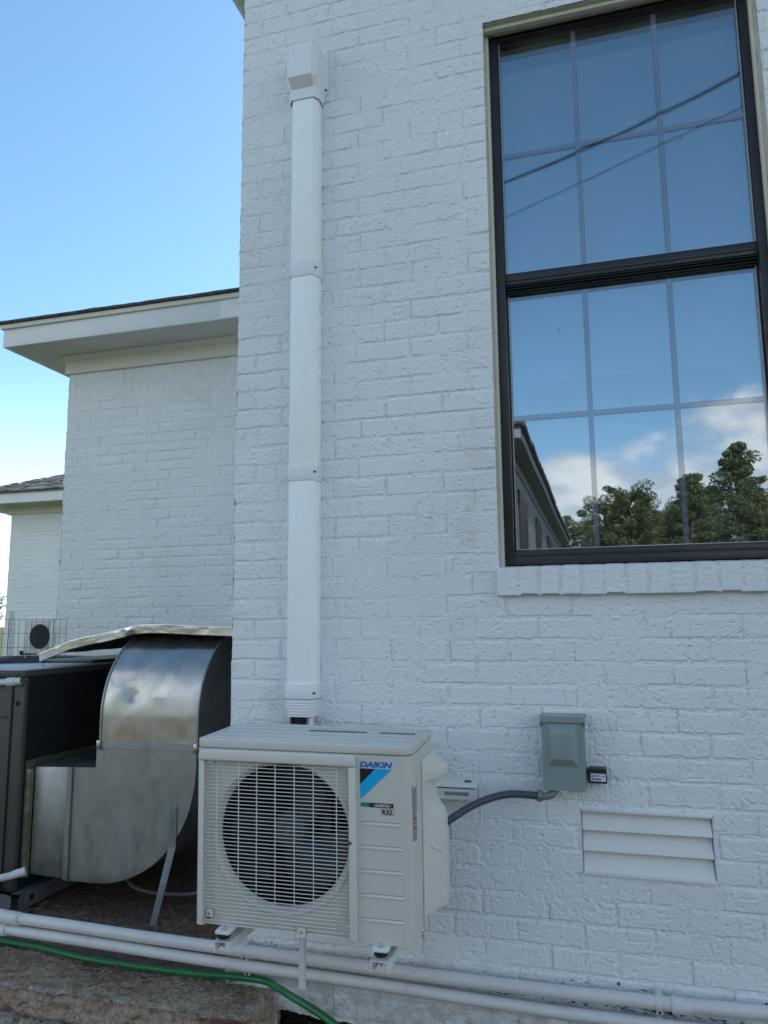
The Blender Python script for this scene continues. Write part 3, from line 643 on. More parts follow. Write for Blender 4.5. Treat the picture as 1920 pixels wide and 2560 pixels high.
# lower flared end
b = MB(); b.prism(grow(PR, .0055), -0.267, -0.213, 'z', .002, 2)
ring = []
G0 = grow(PR, .006)
nst = 12; vs = []; fs = []
cx = -1.062
for k in range(nst + 1):
    t = k / nst; z = -0.268 - .062 * t; sc = 1 - .21 * t + (.012 if k % 2 == 0 else -.004)
    for x, y in G0: vs.append((cx + (x - cx) * sc, 2.649 - (2.649 - y) * (1 - .12 * t + (.012 if k % 2 == 0 else -.006)), z))
m_ = len(G0)
for k in range(nst):
    for i in range(m_): fs.append((k * m_ + i, k * m_ + (i + 1) % m_, (k + 1) * m_ + (i + 1) % m_, (k + 1) * m_ + i))
b.add(vs, fs); e = b.build('end_fitting', 'pvccap', lsc, 25)
b = MB(); c = Vector((-1.0075, 2.5885, -0.247)); t = Vector((.0160, .026, 0)).normalized(); nrm = Vector((t.y, -t.x, 0))
b.add([tuple(c + t * math.cos(a) * .008 + Vector((0, 0, math.sin(a) * .0042)) + nrm * .0018) for a in np.linspace(0, 2 * math.pi, 17)[:-1]], [tuple(range(16))]); b.build('slot', 'ink_grey', e, 0)
# wall inlet cap at the top
b = MB()
secs = [(2.090, .004, 0), (2.132, .004, 0), (2.136, .005, 0), (2.168, .038, 1), (2.300, .036, 1), (2.322, .026, 1)]
vs = []; fs = []
def cap_prof(z, dep, wide):
    yf = 2.579 - dep; ww = .058 + .005 + (.002 if wide else 0); cxx = -1.0625
    return [(cxx - ww, 2.649, z), (cxx - ww, yf + .024, z), (cxx - ww + .016, yf, z), (cxx + ww - .016, yf, z), (cxx + ww, yf + .024, z), (cxx + ww, 2.649, z)]
for z, dep, wide in secs: vs += cap_prof(z, dep, wide)
for k in range(len(secs) - 1):
    for i in range(6): fs.append((k * 6 + i, k * 6 + (i + 1) % 6, (k + 1) * 6 + (i + 1) % 6, (k + 1) * 6 + i))
fs.append(tuple(range((len(secs) - 1) * 6, len(secs) * 6))); b.add(vs, fs)
capo = b.build('wall_inlet_cap', 'pvccap', lsc, 25)
b = MB(); b.prism([(-1.147, 2.13), (-1.147, 2.32), (-1.137, 2.335), (-0.988, 2.335), (-0.978, 2.325), (-0.978, 2.150), (-0.993, 2.135), (-0.9955, 2.10), (-1.004, 2.125), (-1.121, 2.125), (-1.130, 2.13)], 2.642, 2.6495, 'y', .002, 2); b.build('mounting_flange', 'pvccap', capo, 30)
b = MB(); b.lathe([(.0001, -.003), (.0042, -.003), (.0052, 0)], (-0.986, 2.641, 2.158), 'y', 14); b.build('screw', 'ink_black', capo)
settle(lsc)
rl = thing('refrigerant_line', 'short black insulated refrigerant line coming out below the white cover', 'pipe', loc=(-1.066, 2.615, -0.60))
b = MB(); b.tube([(-1.071, 2.615, -0.30), (-1.071, 2.615, -0.62)], .023, 16); b.build('insulation', 'insul', rl)
b = MB(); b.tube([(-1.093, 2.60, -0.30), (-1.093, 2.60, -0.62)], .008, 10); b.build('small_line', 'insul', rl); settle(rl)
b = MB(); b.tube([(-1.027, 2.612, -0.30), (-1.027, 2.612, -0.62)], .0092, 14)
tag(b.build('condensate_tube', 'pvccap'), 'thin white condensate tube beside the black insulated line under the cover', 'pipe')
# ================================================================== OUTDOOR UNIT
T = Vector((-1.2274, 2.1888, -0.8972))
RM = Matrix(((0.99982, -0.01752, 0.0067), (0.01778, 0.99905, -0.03969), (-0.006, 0.03981, 0.99919)))
ACM = Matrix.Translation(T) @ RM.to_4x4()
ac = thing('air_conditioner', 'ivory wall mounted mini split outdoor unit with a wire fan grille', 'air conditioner', mtx=ACM)
AW, AD, AH = .675, .284, .550
b = MB()
# body: right part with a rounded front corner
def arc(cx, cy, r, a0, a1, n=8): return [(cx + r * math.cos(R(a0 + (a1 - a0) * i / n)), cy + r * math.sin(R(a0 + (a1 - a0) * i / n))) for i in range(n + 1)]
b.prism([(.489, .0)] + arc(AW - .028, .028, .028, -90, 0, 10) + [(AW, AD), (.489, AD)], .0, .521, 'z')
b.box(0, .024, .002, AD, .0, .521); b.box(.024, .489, .0, .012, .487, .521); b.box(.024, .489, AD - .02, AD, .0, .521); b.box(.024, .489, .0145, AD - .02, .0, .012)
b.box(.024, .489, .03, AD - .02, .50, .52)
cab = b.build('cabinet', 'acbody', ac, 35)
# front plate with bell-mouth opening
FC = (.271, .270)
b = MB(); ns = 64; vs = []; fs = []
def sq(a):
    c, s_ = math.cos(a), math.sin(a); x0_, x1_, z0_, z1_ = .024 - FC[0], .489 - FC[0], .006 - FC[1], .490 - FC[1]
    k = min((x1_ if c > 0 else x0_) / c if abs(c) > 1e-6 else 9, (z1_ if s_ > 0 else z0_) / s_ if abs(s_) > 1e-6 else 9)
    return (FC[0] + c * k, FC[1] + s_ * k)
rings = [None, (.2285, .0165), (.2265, .0125), (.222, .0105), (.218, .0125), (.2125, .020), (.2080, .028), (.2050, .036)]
for q in rings:
    for k in range(ns):
        a = 2 * math.pi * k / ns
        if q is None: x_, z_ = sq(a); vs.append((x_, .0165, z_))
        else: vs.append((FC[0] + q[0] * math.cos(a), q[1], FC[1] + q[0] * math.sin(a)))
for i in range(len(rings) - 1):
    for k in range(ns): fs.append((i * ns + k, i * ns + (k + 1) % ns, (i + 1) * ns + (k + 1) % ns, (i + 1) * ns + k))
b.add(vs, fs); b.build('fan_shroud', 'acbody', ac, 35)
b = MB(); b.lathe([(.2055, .034), (.2055, .135)], (FC[0], 0, FC[1]), 'y', 64); b.box(.03, .48, .19, .2, .02, .5); b.box(.03, .48, .131, .135, .02, .06); b.build('coil_and_dark_throat', 'acdark', ac, 0)  # throat and depth behind the fan coloured black for their shade
# fan: three swept blades on a hub
fan = MB()
for k in range(3):
    a0 = 2 * math.pi * k / 3 + 0.35; n_, m2 = 14, 8; Pg = np.zeros((n_, m2, 3))
    for i in range(n_):
        for j in range(m2):
            rr = .045 + (.196 - .045) * j / (m2 - 1); sw = 0.55 * (j / (m2 - 1)) ** 1.5
            an = a0 + sw + (i / (n_ - 1)) * (1.55 - .25 * j / (m2 - 1)); y_ = .062 + .052 * (i / (n_ - 1)) - .012 * math.sin(math.pi * i / (n_ - 1))
            if j == m2 - 1: rr -= .012 * (2 * i / (n_ - 1) - 1) ** 2
            Pg[i, j] = (FC[0] + rr * math.cos(an), y_, FC[1] + rr * math.sin(an))
    fan.grid(Pg)
fo = fan.build('fan', 'fan', ac, 180, recalc=False)
b = MB(); b.lathe([(.0001, .056), (.046, .058), (.052, .064), (.054, .11)], (FC[0] + .004, 0, FC[1] + .004), 'y', 32); hb = b.build('hub', 'motor', fo, 40)
b = MB(); b.lathe([(.0001, .050), (.005, .050), (.006, .057)], (FC[0] + .004, 0, FC[1] + .004), 'y', 12); b.build('hub_nut', 'bolt', fo, 40)
b = MB(); b.box(.30, .33, .14, .15, .03, .48); b.box(.35, .38, .14, .15, .03, .48); b.lathe([(.0001, .118), (.04, .12), (.045, .14)], (FC[0], 0, FC[1]), 'y', 20); b.build('motor_mount', 'motor', ac, 0)
# bezel
b = MB()
b.prism([(.006, .4865)] + arc(.024, .501, .018, 180, 90, 6) + arc(.493, .503, .018, 90, 0, 6) + [(.511, .4865)], -.016, .001, 'y', .006, 3)
b.box(.4885, .5105, -.0135, .001, .003, .4855, .004, 3); b.box(.0065, .0225, -.0085, .001, .003, .4855, .003, 3)
bez = b.build('grille_bezel', 'acplastic', ac, 40)
b = MB(); b.lathe([(.0001, -.0142), (.0055, -.0142)], (.4935, 0, .274), 'y', 16); b.build('plug', 'ink_grey', bez, 0)
# wire guard
b = MB(); vx = (.064, .136, .195, .255, .316, .376, .448)
nW = 44
for k in range(nW):
    z = .4785 - k * (.4785 - .0085) / (nW - 1); l, r_ = .0235, .4875
    if k == 0: l, r_ = .064, .450
    if k in (40, 41): l = .064; r_ = .448
    if k in (39,): r_ = .4875
    if k in (39, 40): l = .064
    if k == nW - 1:
        b.tube([(l, -.002, z), (.321, -.002, z), (.324, -.002, z - .011), (.352, -.002, z - .011), (.355, -.002, z), (r_, -.002, z)], .0013, 6); continue
    if k == nW - 2: b.tube([(l, -.002, z), (.322, -.002, z)], .0012, 6); b.tube([(.354, -.002, z), (r_, -.002, z)], .0012, 6); continue
    b.tube([(l, -.002, z), (r_, -.002, z)], .00125, 6)
for x in vx: b.tube([(x, .0005, .487), (x, .0005, .0085)], .0014, 6)
gr = b.build('fan_guard', 'acwire', ac, 180)
for x, z in ((.037, .483), (.477, .485), (.040, .034), (.482, .033)):
    b = MB(); b.box(x - .010, x + .010, .004, .014, z - .010, z + .010, .001); b.build('guard_tab', 'acplastic', gr, 0)
b = MB(); b.box(.325, .351, -.001, .004, -.002, .022, .001); b.build('guard_tab', 'acplastic', gr, 0)
for x, y, z in ((.037, .003, .483), (.477, .003, .485), (.040, .003, .034), (.482, .003, .033), (.338, -.002, .011)):
    b = MB(); b.lathe([(.0001, -.002), (.003, -.0022), (.0042, -.0005), (.0046, .001)], (x, y, z), 'y', 12); b.build('screw', 'bolt', gr)
# lid
b = MB(); b.prism([(-.002, -.004 + .01), (.006, -.005)] + arc(AW - .028, .0255, .0305, -90, 0, 10) + [(AW + .0025, AD + .003), (-.002, AD + .003)], .5225, .550, 'z', .0055, 3); lid = b.build('lid', 'acbody', ac, 40)
for y in (.026, .084, .142, .199, .25):
    b = MB(); b.prism([(y - .0045, .5495), (y - .002, .5520), (y + .002, .5520), (y + .0045, .5495)], .024, .640, 'x'); b.build('lid_rib', 'acbody', lid, 40)
for x0_, x1_ in ((.295, .492), (.532, .650)):
    b = MB()
    for k in range(int((x1_ - x0_) / .0032)):
        for j in range(9): 
            if random.random() < .8: b.box(x0_ + k * .0032, x0_ + k * .0032 + .0021, .170 + j * .0032, .1721 + j * .0032, .5498, .5506)
    b.build('lid_label', 'ink_grey', lid, 0)
for y, z in ((.167, .533),):
    b = MB(); b.lathe([(.0001, .0055), (.0035, .005), (.0045, .002), (.0048, 0)], (AW + .001, y, z), 'x', 12); b.build('screw', 'bolt', lid)
# pressed steps on the right of the front
for z in (.3285, .2625, .1965, .130, .064):
    b = MB(); b.prism([(.0006, z + .0045), (-.0028, z - .0018), (-.0026, z - .0040), (.0006, z - .0045)], .521, .647, 'x', .0006, 1); b.build('pressed_rib', 'acbody', ac, 60)
for z in (.3285, .2625, .1965, .130, .064):
    b = MB(); b.box(.521, .646, -.0004, .0003, z + .0046, z + .0062); b.build('rib_shade_line', 'greybox', ac, 0)  # grey strip painted above each rib as its shaded groove
# printed stickers
def flat(pts, y): return [(x, y, z) for x, z in pts]
b = MB(); b.add(flat([(.521, .4825), (.567, .4825), (.5215, .437)], -.0009), [(0, 1, 2)]); b.build('sticker', 'ink_black', ac, 0, label='black triangle of the printed emblem')
b = MB(); b.add(flat([(.567, .4830), (.614, .4830), (.615, .480), (.5225, .395), (.5215, .437)], -.0008), [(0, 1, 2, 3, 4)]); b.build('sticker', 'ink_cyan', ac, 0, label='bright blue diagonal band of the printed emblem')
b = MB(); b.add(flat([(.5225, .387), (.6205, .387), (.6205, .3745), (.5225, .3745)], -.0008), [(0, 1, 2, 3)]); b.build('sticker', 'bar', ac, 0, label='teal to black bar')
b = MB(); b.add(flat([(.583, .3725), (.6205, .3725), (.6205, .3545), (.583, .3545)], -.0008), [(0, 1, 2, 3)])
b.build('sticker', 'ink_black', ac, 0, label='thin black rectangle outline')
b = MB(); b.add(flat([(.5838, .3717), (.6197, .3717), (.6197, .3553), (.5838, .3553)], -.0010), [(0, 1, 2, 3)]); b.build('sticker', 'acplastic', ac, 0)
def text(s, x, z, w, hgt, y, m, shear=0.0, bold=0.0, name='lettering', rot=None, parent=None, mtx=None):
    cu = bpy.data.curves.new('t', 'FONT'); cu.body = s; cu.size = 1; cu.shear = shear; cu.offset = bold; cu.fill_mode = 'FRONT'; cu.resolution_u = 4
    o = bpy.data.objects.new('t', cu); C.objects.link(o); dg = bpy.context.evaluated_depsgraph_get(); dg.update()
    me = bpy.data.meshes.new_from_object(o.evaluated_get(dg)); bpy.data.objects.remove(o); bpy.data.curves.remove(cu)
    co_ = np.zeros(len(me.vertices) * 3); me.vertices.foreach_get('co', co_); co_ = co_.reshape(-1, 3)
    mn, mx = co_.min(0), co_.max(0); P_ = np.zeros_like(co_)
    P_[:, 0] = x + (co_[:, 0] - mn[0]) / (mx[0] - mn[0]) * w; P_[:, 1] = y; P_[:, 2] = z + (co_[:, 1] - mn[1]) / (mx[1] - mn[1]) * hgt
    me.vertices.foreach_set('co', P_.ravel()); me.update()
    return link(name, me, m, parent, 0)
text('DAIKIN', .520, .4855, .099, .0170, -.0010, 'ink_blue', .25, .042, parent=ac)
text('INVERTER', .567, .3765, .041, .0075, -.0013, 'ink_white', .25, .03, parent=ac)
text('R32', .587, .3568, .030, .0135, -.0016, 'ink_black', 0, .04, parent=ac)
for s_, x in ((-1, .5645), (1, .6105)):
    b = MB(); b.add(flat([(x, .3755), (x - s_ * -.0035, .3808), (x, .3860), (x - s_ * -.0012, .3808)], -.0013), [(0, 1, 2, 3)]); b.build('sticker', 'ink_white', ac, 0, recalc=False)
# side: seam, service cover, label, screws
b = MB(); b.box(AW - .0005, AW + .0006, .1285, .1300, -.002, .470); b.prism([(.1290, .470), (.1305, .470), (.1665, .4895), (.1650, .4905)], AW - .0005, AW + .0006, 'x'); b.build('panel_seam', 'ink_black', cab, 0)
zp = [(-.004, .10), (.030, .10), (.0315, .10), (.033, .86), (.040, .98), (.06, 1), (.285, 1), (.300, .96), (.315, .84), (.332, .56), (.345, .42), (.36, .34), (.410, .30), (.4170, .30), (.4185, .98), (.424, 1.08), (.446, 1.10), (.4535, 1.0), (.466, .62), (.478, .24), (.486, .05)]
b = MB(); vs = []; fs = []; m_ = 9
for z, p in zp:
    vs += [(.6752, .1312, z), (.6785, .1318, z), (.680 + .004 * p, .142, z), (.680 + .040 * p, .204, z), (.680 + .046 * p, .214, z), (.680 + .050 * p, .228, z), (.680 + .0505 * p, .262, z), (.680 + .045 * p, .270, z), (.6752, .272, z)]
for k in range(len(zp) - 1):
    for i in range(m_ - 1): fs.append((k * m_ + i, k * m_ + i + 1, (k + 1) * m_ + i + 1, (k + 1) * m_ + i))
fs += [tuple(range(m_)), tuple((len(zp) - 1) * m_ + i for i in range(m_))]
b.add(vs, fs); scv = b.build('service_cover', 'acplastic', ac, 28)
b = MB()
def onc(y, z, o): return (.684 + .0355 * (y - .142) / .062 + o, y, z)
b.add([onc(.156, .236, .0002), onc(.159, .228, .003), onc(.203, .198, .003), onc(.203, .206, .0002)], [(0, 1, 2, 3)]); b.add([onc(.159, .228, .003), onc(.159, .222, .0), onc(.203, .192, .0), onc(.203, .198, .003)], [(0, 1, 2, 3)])
b.build('cover_facet', 'acplastic', scv, 0)
b = MB(); b.box(.683, .690, .16, .165, -.01, .026, .001); b.box(.680, .682, .14, .20, -.004, .02, .0); b.build('cover_leg', 'acplastic', scv, 30)
b = MB(); b.add([(AW + .0005, .014, .436), (AW + .0005, .060, .432), (AW + .0005, .066, .276), (AW + .0005, .018, .283)], [(0, 1, 2, 3)]); lb = b.build('side_label', 'ink_white', ac, 0, recalc=False)
b = MB()
for k in range(17):
    z = .428 - k * .0088; red = k in (9, 12)
    if k in (9, 12): continue
    b.add([(AW + .0009, .017, z), (AW + .0009, .059, z - .002), (AW + .0009, .059, z - .0075), (AW + .0009, .017, z - .0055)], [(0, 1, 2, 3)])
b.build('label_print', 'ink_grey', lb, 0, recalc=False)
b = MB()
for k in (9, 12):
    z = .428 - k * .0088; b.add([(AW + .0009, .020, z), (AW + .0009, .052, z - .002), (AW + .0009, .052, z - .012), (AW + .0009, .020, z - .010)], [(0, 1, 2, 3)])
b.build('label_warning', 'ink_red', lb, 0, recalc=False)
for y, z in ((.051, .446), (.072, .061), (.114, .002)):
    b = MB(); b.lathe([(.0001, .004), (.003, .0035), (.0042, .001), (.0046, 0)], (AW, y, z), 'x', 12); b.build('screw', 'bolt', cab)
# mounting feet with bolts
for xf in (.098, .582):
    b = MB(); b.prism([(xf - .021, -.030), (xf + .021, -.030), (xf + .024, -.024), (xf + .024, .30), (xf - .024, .30), (xf - .024, -.024)], -.0085, -.0005, 'z', .002, 2)
    ft = b.build('foot', 'white_steel', ac, 40)
    b = MB(); b.lathe([(.0001, .0075), (.0055, .0072), (.0065, .006), (.0065, .0005)], (xf, -.012, 0), 'z', 6); b.lathe([(.0001, .0009), (.0095, .0008), (.0095, -.001)], (xf, -.012, 0), 'z', 16); b.tube([(xf, -.012, -.05), (xf, -.012, .010)], .0035, 8)
    b.build('bolt', 'bolt', ft, 30)
    b = MB(); b.lathe([(.018, -.0086), (.0205, -.0105), (.0205, -.0185), (.018, -.0215), (.0001, -.0215)], (xf, -.012, 0), 'z', 20); b.build('rubber_pad', 'rubber', ft, 40)
# ================================================================== WALL BRACKET
br = thing('wall_bracket', 'white steel wall bracket with two channel arms carrying the outdoor unit', 'bracket', loc=(-0.9, YW, -0.93))
# rail with elongated slots: flat upper flange, then a projecting channel
tilt = 0.004
b = MB(); b.prism([(-1.33, -.516), (-.442, -.516), (-.434, -.523), (-.434, -.549), (-1.33, -.549)], 2.632, 2.636, 'y')
b.prism([(2.632, -.549), (2.604, -.549), (2.604, -.552), (2.632, -.552)], -1.33, -.438, 'x')
fz0, fz1 = -.587, -.549
slots = [(-.5425, -.4600), (-.665, -.5825), (-.79, -.71), (-.915, -.83)]
x = -.437
for s0, s1 in slots:
    b.box(s1, x, 2.604, 2.607, fz0, fz1); b.box(s0, s1, 2.604, 2.607, fz0, fz0 + .0125); b.box(s0, s1, 2.604, 2.607, fz1 - .0135, fz1); x = s0
b.box(-1.33, x, 2.604, 2.607, fz0, fz1); b.box(-1.33, -.437, 2.607, 2.632, fz0, fz0 + .003); b.box(-.4405, -.437, 2.607, 2.634, fz0 + .003, fz1 - .003)
b.build('rail', 'white_steel', br, 30)
b = MB(); b.box(-.478, -.455, 2.6305, 2.6319, -.5355, -.5285, .0); b.build('slot', 'ink_grey', br, 0)
for x0_, x1_, zt in ((-1.156, -1.105, -.9275), (-.6695, -.620, -.9315)):
    b = MB(); t_ = .0025; zl = zt - .028
    b.box(x0_ + t_, x1_ - t_, 2.166, 2.635, zt - t_, zt); b.box(x0_, x0_ + t_, 2.166, 2.635, zl, zt - .0005); b.box(x1_ - t_, x1_, 2.166, 2.635, zl, zt - .0005)
    b.box(x0_ + t_, x0_ + .008, 2.166, 2.635, zl, zl + t_); b.box(x1_ - .008, x1_ - t_, 2.166, 2.635, zl, zl + t_)
    am = b.build('arm', 'white_steel', br, 0)
    b = MB(); b.box(x0_ + .003, x1_ - .003, 2.600, 2.632, zt + .001, -.588); b.build('upright', 'white_steel', am, 0)
settle(br)
dp = MB(); dp.lathe([(.0095, -1.064), (.0113, -1.064), (.0113, -.925), (.014, -.918), (.014, -.905)], (-.9075, 2.25, 0), 'z', 24); dp.lathe([(.0095, -1.064), (.0095, -.93)], (-.9075, 2.25, 0), 'z', 24)
tag(dp.build('drain_pipe', 'pvcgrey', None, 40), 'short vertical white drain pipe hanging under the middle of the outdoor unit', 'pipe')
# ================================================================== DISCONNECT BOX
db = thing('disconnect_box', 'grey metal electrical disconnect box with a raised trapezoid door, on the wall', 'electrical box', loc=(-.145, YW, -.535))
b = MB(); b.box(-.2115, -.0775, 2.578, 2.648, -.533, -.306, .0015); b.build('enclosure', 'greybox', db, 30)
b = MB(); b.prism([(2.648, -.302), (2.566, -.303), (2.562, -.306), (2.562, -.3215), (2.565, -.3215), (2.566, -.307), (2.648, -.3055)], -.215, -.074, 'x'); b.box(-.215, -.2125, 2.564, 2.648, -.337, -.3035); b.box(-.0765, -.074, 2.564, 2.648, -.337, -.3035); b.build('hood', 'greybox', db, 20)
b = MB(); vs = [(-.2105, 2.572, -.5355), (-.0785, 2.572, -.5355), (-.0785, 2.572, -.308), (-.2105, 2.572, -.308)]
o1 = [(-.190, -.461), (-.098, -.461), (-.0975, -.324), (-.1895, -.324)]; o2 = [(-.179, -.436), (-.113, -.436), (-.1155, -.356), (-.172, -.356)]
vs += [(x, 2.572, z) for x, z in o1] + [(x, 2.553, z) for x, z in o2] + [(x, 2.580, z) for x, _, z in vs[:4]]
fs = [(0, 1, 5, 4), (1, 2, 6, 5), (2, 3, 7, 6), (3, 0, 4, 7), (4, 5, 9, 8), (5, 6, 10, 9), (6, 7, 11, 10), (7, 4, 8, 11), (8, 9, 10, 11), (0, 12, 13, 1), (1, 13, 14, 2), (2, 14, 15, 3), (3, 15, 12, 0)]
m_ = bmesh.new(); bv = [m_.verts.new(v) for v in vs]
for f in fs: m_.faces.new([bv[i] for i in f])
bmesh.ops.recalc_face_normals(m_, faces=m_.faces[:]); m_.edges.ensure_lookup_table()
ed = [e for e in m_.edges if all(v.index >= 4 and v.index < 12 for v in e.verts) or True]
bmesh.ops.bevel(m_, geom=[e for e in m_.edges if min(v.co.y for v in e.verts) < 2.5725 and all(abs(v.co.x + .1445) < .05 for v in e.verts)], offset=.0022, segments=3, profile=.5, affect='EDGES')
b.bm(m_); b.build('door', 'greybox', db, 30)
b = MB(); n = 14
for k in range(n): 
    a0, a1 = math.pi * k / n, math.pi * (k + 1) / n
    b.add([(-.1465 + .010 * math.cos(a), 2.5705, -.5335 - .006 * math.sin(a)) for a in (a0, a1)] + [(-.1465 + .0055 * math.cos(a), 2.5705, -.5335 - .003 * math.sin(a)) for a in (a1, a0)], [(0, 1, 2, 3)])
b.build('padlock_hasp', 'ink_white', db, 0)
settle(db)
# flexible conduit
cd = thing('electrical_conduit', 'dark grey flexible conduit curving from the outdoor unit to the disconnect box', 'conduit', loc=(-.36, 2.56, -.58))
def bez(pts, n=60):
    P_ = [Vector(p) for p in pts]; out = []
    for i in range(len(P_) - 1):
        p0 = P_[max(i - 1, 0)]; p1 = P_[i]; p2 = P_[i + 1]; p3 = P_[min(i + 2, len(P_) - 1)]
        for k in range(n // (len(P_) - 1)):
            t = k / (n // (len(P_) - 1)); out.append(0.5 * ((2 * p1) + (-p0 + p2) * t + (2 * p0 - 5 * p1 + 4 * p2 - p3) * t * t + (-p0 + 3 * p1 - 3 * p2 + p3) * t ** 3))
    return out + [P_[-1]]
pth = bez([(-.56, 2.43, -.66), (-.495, 2.455, -.615), (-.418, 2.50, -.573), (-.325, 2.545, -.549), (-.228, 2.57, -.5535)], 120)
b = MB(); b.tube(pth, [.0118 + (.0004 if i % 2 else -.0003) for i in range(len(pth))], 16); b.build('flexible_tube', 'conduit', cd, 60)
b = MB(); b.tube([(-.232, 2.57, -.553), (-.219, 2.5735, -.5555)], .0178, 8); b.tube([(-.219, 2.5735, -.5555), (-.216, 2.574, -.5555)], .015, 14); b.build('connector_nut', 'fitting', cd, 30)
b = MB(); b.tube(bez([(-.217, 2.574, -.5555), (-.198, 2.58, -.5545), (-.183, 2.59, -.547), (-.175, 2.60, -.533)], 24), .0122, 14); b.build('elbow', 'fitting', cd, 60)
settle(cd)
sg = thing('surge_protector', 'small black surge protector with a white printed label beside the grey box', 'surge protector', loc=(-.042, YW, -.512))
b = MB(); b.box(-.0705, -.0135, 2.598, 2.648, -.5125, -.4755, .002); b.build('housing', 'blackbox', sg, 35)
b = MB(); b.box(-.0695, -.0145, 2.596, 2.648, -.4765, -.468, .002); b.tube([(-.076, 2.61, -.482), (-.070, 2.61, -.482)], .006, 10); b.build('lid', 'blackbox', sg, 35)
b = MB(); b.box(-.0635, -.0172, 2.5968, 2.5976, -.506, -.4825); lbs = b.build('printed_label', 'ink_white', sg, 0)
b = MB(); x = -.0605
for k in range(9):
    w_ = random.choice((.0012, .0022, .0030)); b.box(x, x + w_, 2.5960, 2.5964, -.5025, -.496 + random.choice((0, .001))); x += w_ + .0011
b.build('print', 'ink_blue', lbs, 0)
b = MB()
for k in range(3): b.box(-.053, -.034 - .003 * (k % 2), 2.5960, 2.5964, -.487 - k * .0022, -.4861 - k * .0022)
b.box(-.0605, -.0560, 2.5960, 2.5964, -.4925, -.4865); b.build('print', 'ink_black', lbs, 0)
b = MB(); b.lathe([(.0001, 0), (.003, 0)], (-.0235, 2.5962, -.4895), 'y', 14); b.box(-.031, -.0265, 2.5960, 2.5964, -.4903, -.489); b.build('print', 'ink_red', lbs, 0, recalc=False)
settle(sg)
# ================================================================== WATER PIPES ALONG THE WALL
def zpipe(x, pts): 
    xs_ = [p[0] for p in pts]; return float(np.interp(x, xs_, [p[1] for p in pts]))
UPZ = [(-3.4, -1.11), (-2.31, -1.115), (-2.22, -1.120), (-1.77, -1.129), (-1.25, -1.1355), (-.69, -1.1415), (-.19, -1.1435), (.14, -1.1425), (.40, -1.137), (2.0, -1.137)]
LOZ = [(-3.4, -1.150), (-2.31, -1.1625), (-2.22, -1.166), (-1.77, -1.174), (-1.24, -1.1845), (-.646, -1.192), (-.188, -1.2025), (.5, -1.208), (2.0, -1.21)]
for nm, ZZ, rad, lab, cpx in (('water_pipe', UPZ, .0205, 'upper of the two white pvc pipes running along the foot of the wall', ((-2.318, -2.222),)), ('water_pipe', LOZ, .0192, 'lower of the two white pvc pipes running along the foot of the wall', ((-2.40, -2.279),))):
    th = thing(nm, lab, 'pipe', 'white pipes along the foot of the wall', loc=(-.5, 2.6, ZZ[4][1]))
    pp = [(x, 2.603 + .004 * math.sin(x * 2.3), zpipe(x, ZZ) + .0012 * math.sin(x * 5)) for x in np.linspace(-3.4, 2.0, 90)]
    rr = [rad + (.0028 * (1 if .142 < p[0] < .19 else 0) if ZZ is UPZ else 0) for p in pp]
    b = MB(); b.tube(pp, rad, 24); b.build('pipe_run', 'pvcpipe', th, 60)
    for a0, a1 in cpx:
        b = MB(); b.tube([(a0, 2.603, zpipe(a0, ZZ)), (a1 - .004, 2.603, zpipe(a1, ZZ)), (a1, 2.603, zpipe(a1, ZZ))], [rad + .004, rad + .004, rad + .0028], 24); b.build('coupling', 'pvcpipe', th, 40)
    if ZZ is UPZ:
        b = MB(); b.tube([(.140, 2.603, zpipe(.14, ZZ)), (.142, 2.603, zpipe(.14, ZZ)), (.176, 2.603, zpipe(.17, ZZ)), (.20, 2.603, zpipe(.2, ZZ))], [rad + .0015, rad + .0038, rad + .0036, rad + .0005], 24); b.build('coupling', 'pvcpipe', th, 40)
    for xcl in ((-1.271, .106) if ZZ is UPZ else (-1.258, .105)):
        z = zpipe(xcl, ZZ); b = MB(); ring = [(xcl, 2.603 + (rad + .0016) * math.cos(a), z + (rad + .0016) * math.sin(a)) for a in np.linspace(R(80), R(280), 18)]
        vs = []; fs = []
        for (x_, y_, z_) in ring: vs += [(x_ - .010, y_, z_), (x_ + .010, y_, z_)]
        for k in range(len(ring) - 1): fs.append((2 * k, 2 * k + 1, 2 * k + 3, 2 * k + 2))
        b.add(vs, fs); b.box(xcl - .010, xcl + .010, 2.603, 2.647, z + rad - .0005, z + rad + .002); b.box(xcl - .010, xcl + .010, 2.603, 2.612, z - rad - .012, z - rad + .0005, .001)
        s_ = b.build('pipe_clamp', 'pvcpipe', th, 40)
        b = MB(); b.lathe([(.0001, -.003), (.0035, -.003), (.0045, 0)], (xcl, 2.603, z - rad - .0065), 'y', 10); b.build('clamp_screw', 'rubber', s_, 0)
    settle(th)
# garden hose
hp = [(-3.2, 2.77, -1.250), (-2.7, 2.74, -1.252), (-2.406, 2.712, -1.255), (-2.2, 2.698, -1.256), (-1.98, 2.655, -1.252), (-1.80, 2.641, -1.250), (-1.62, 2.633, -1.247), (-1.46, 2.629, -1.243), (-1.32, 2.628, -1.236), (-1.20, 2.610, -1.228), (-1.12, 2.545, -1.212), (-1.04, 2.475, -1.199), (-.955, 2.425, -1.200), (-.87, 2.385, -1.212), (-.78, 2.33, -1.232), (-.6, 2.20, -1.29), (-.45, 2.0, -1.385), (-.3, 1.5, -1.405)]
b = MB(); b.tube(bez(hp, 220), .0118, 18); tag(b.build('garden_hose', 'hose', None, 60), 'green garden hose lying over the concrete slab and dropping past its corner', 'hose')
b = MB(); b.tube(bez([(x, y + .028, z - .006) for x, y, z in hp[:6]] + [(-1.62, 2.655, -1.258), (-1.40, 2.665, -1.262)], 100), .0065, 10); tag(b.build('cable', 'cable', None, 60), 'thin dark blue cable lying behind the green hose', 'cable')
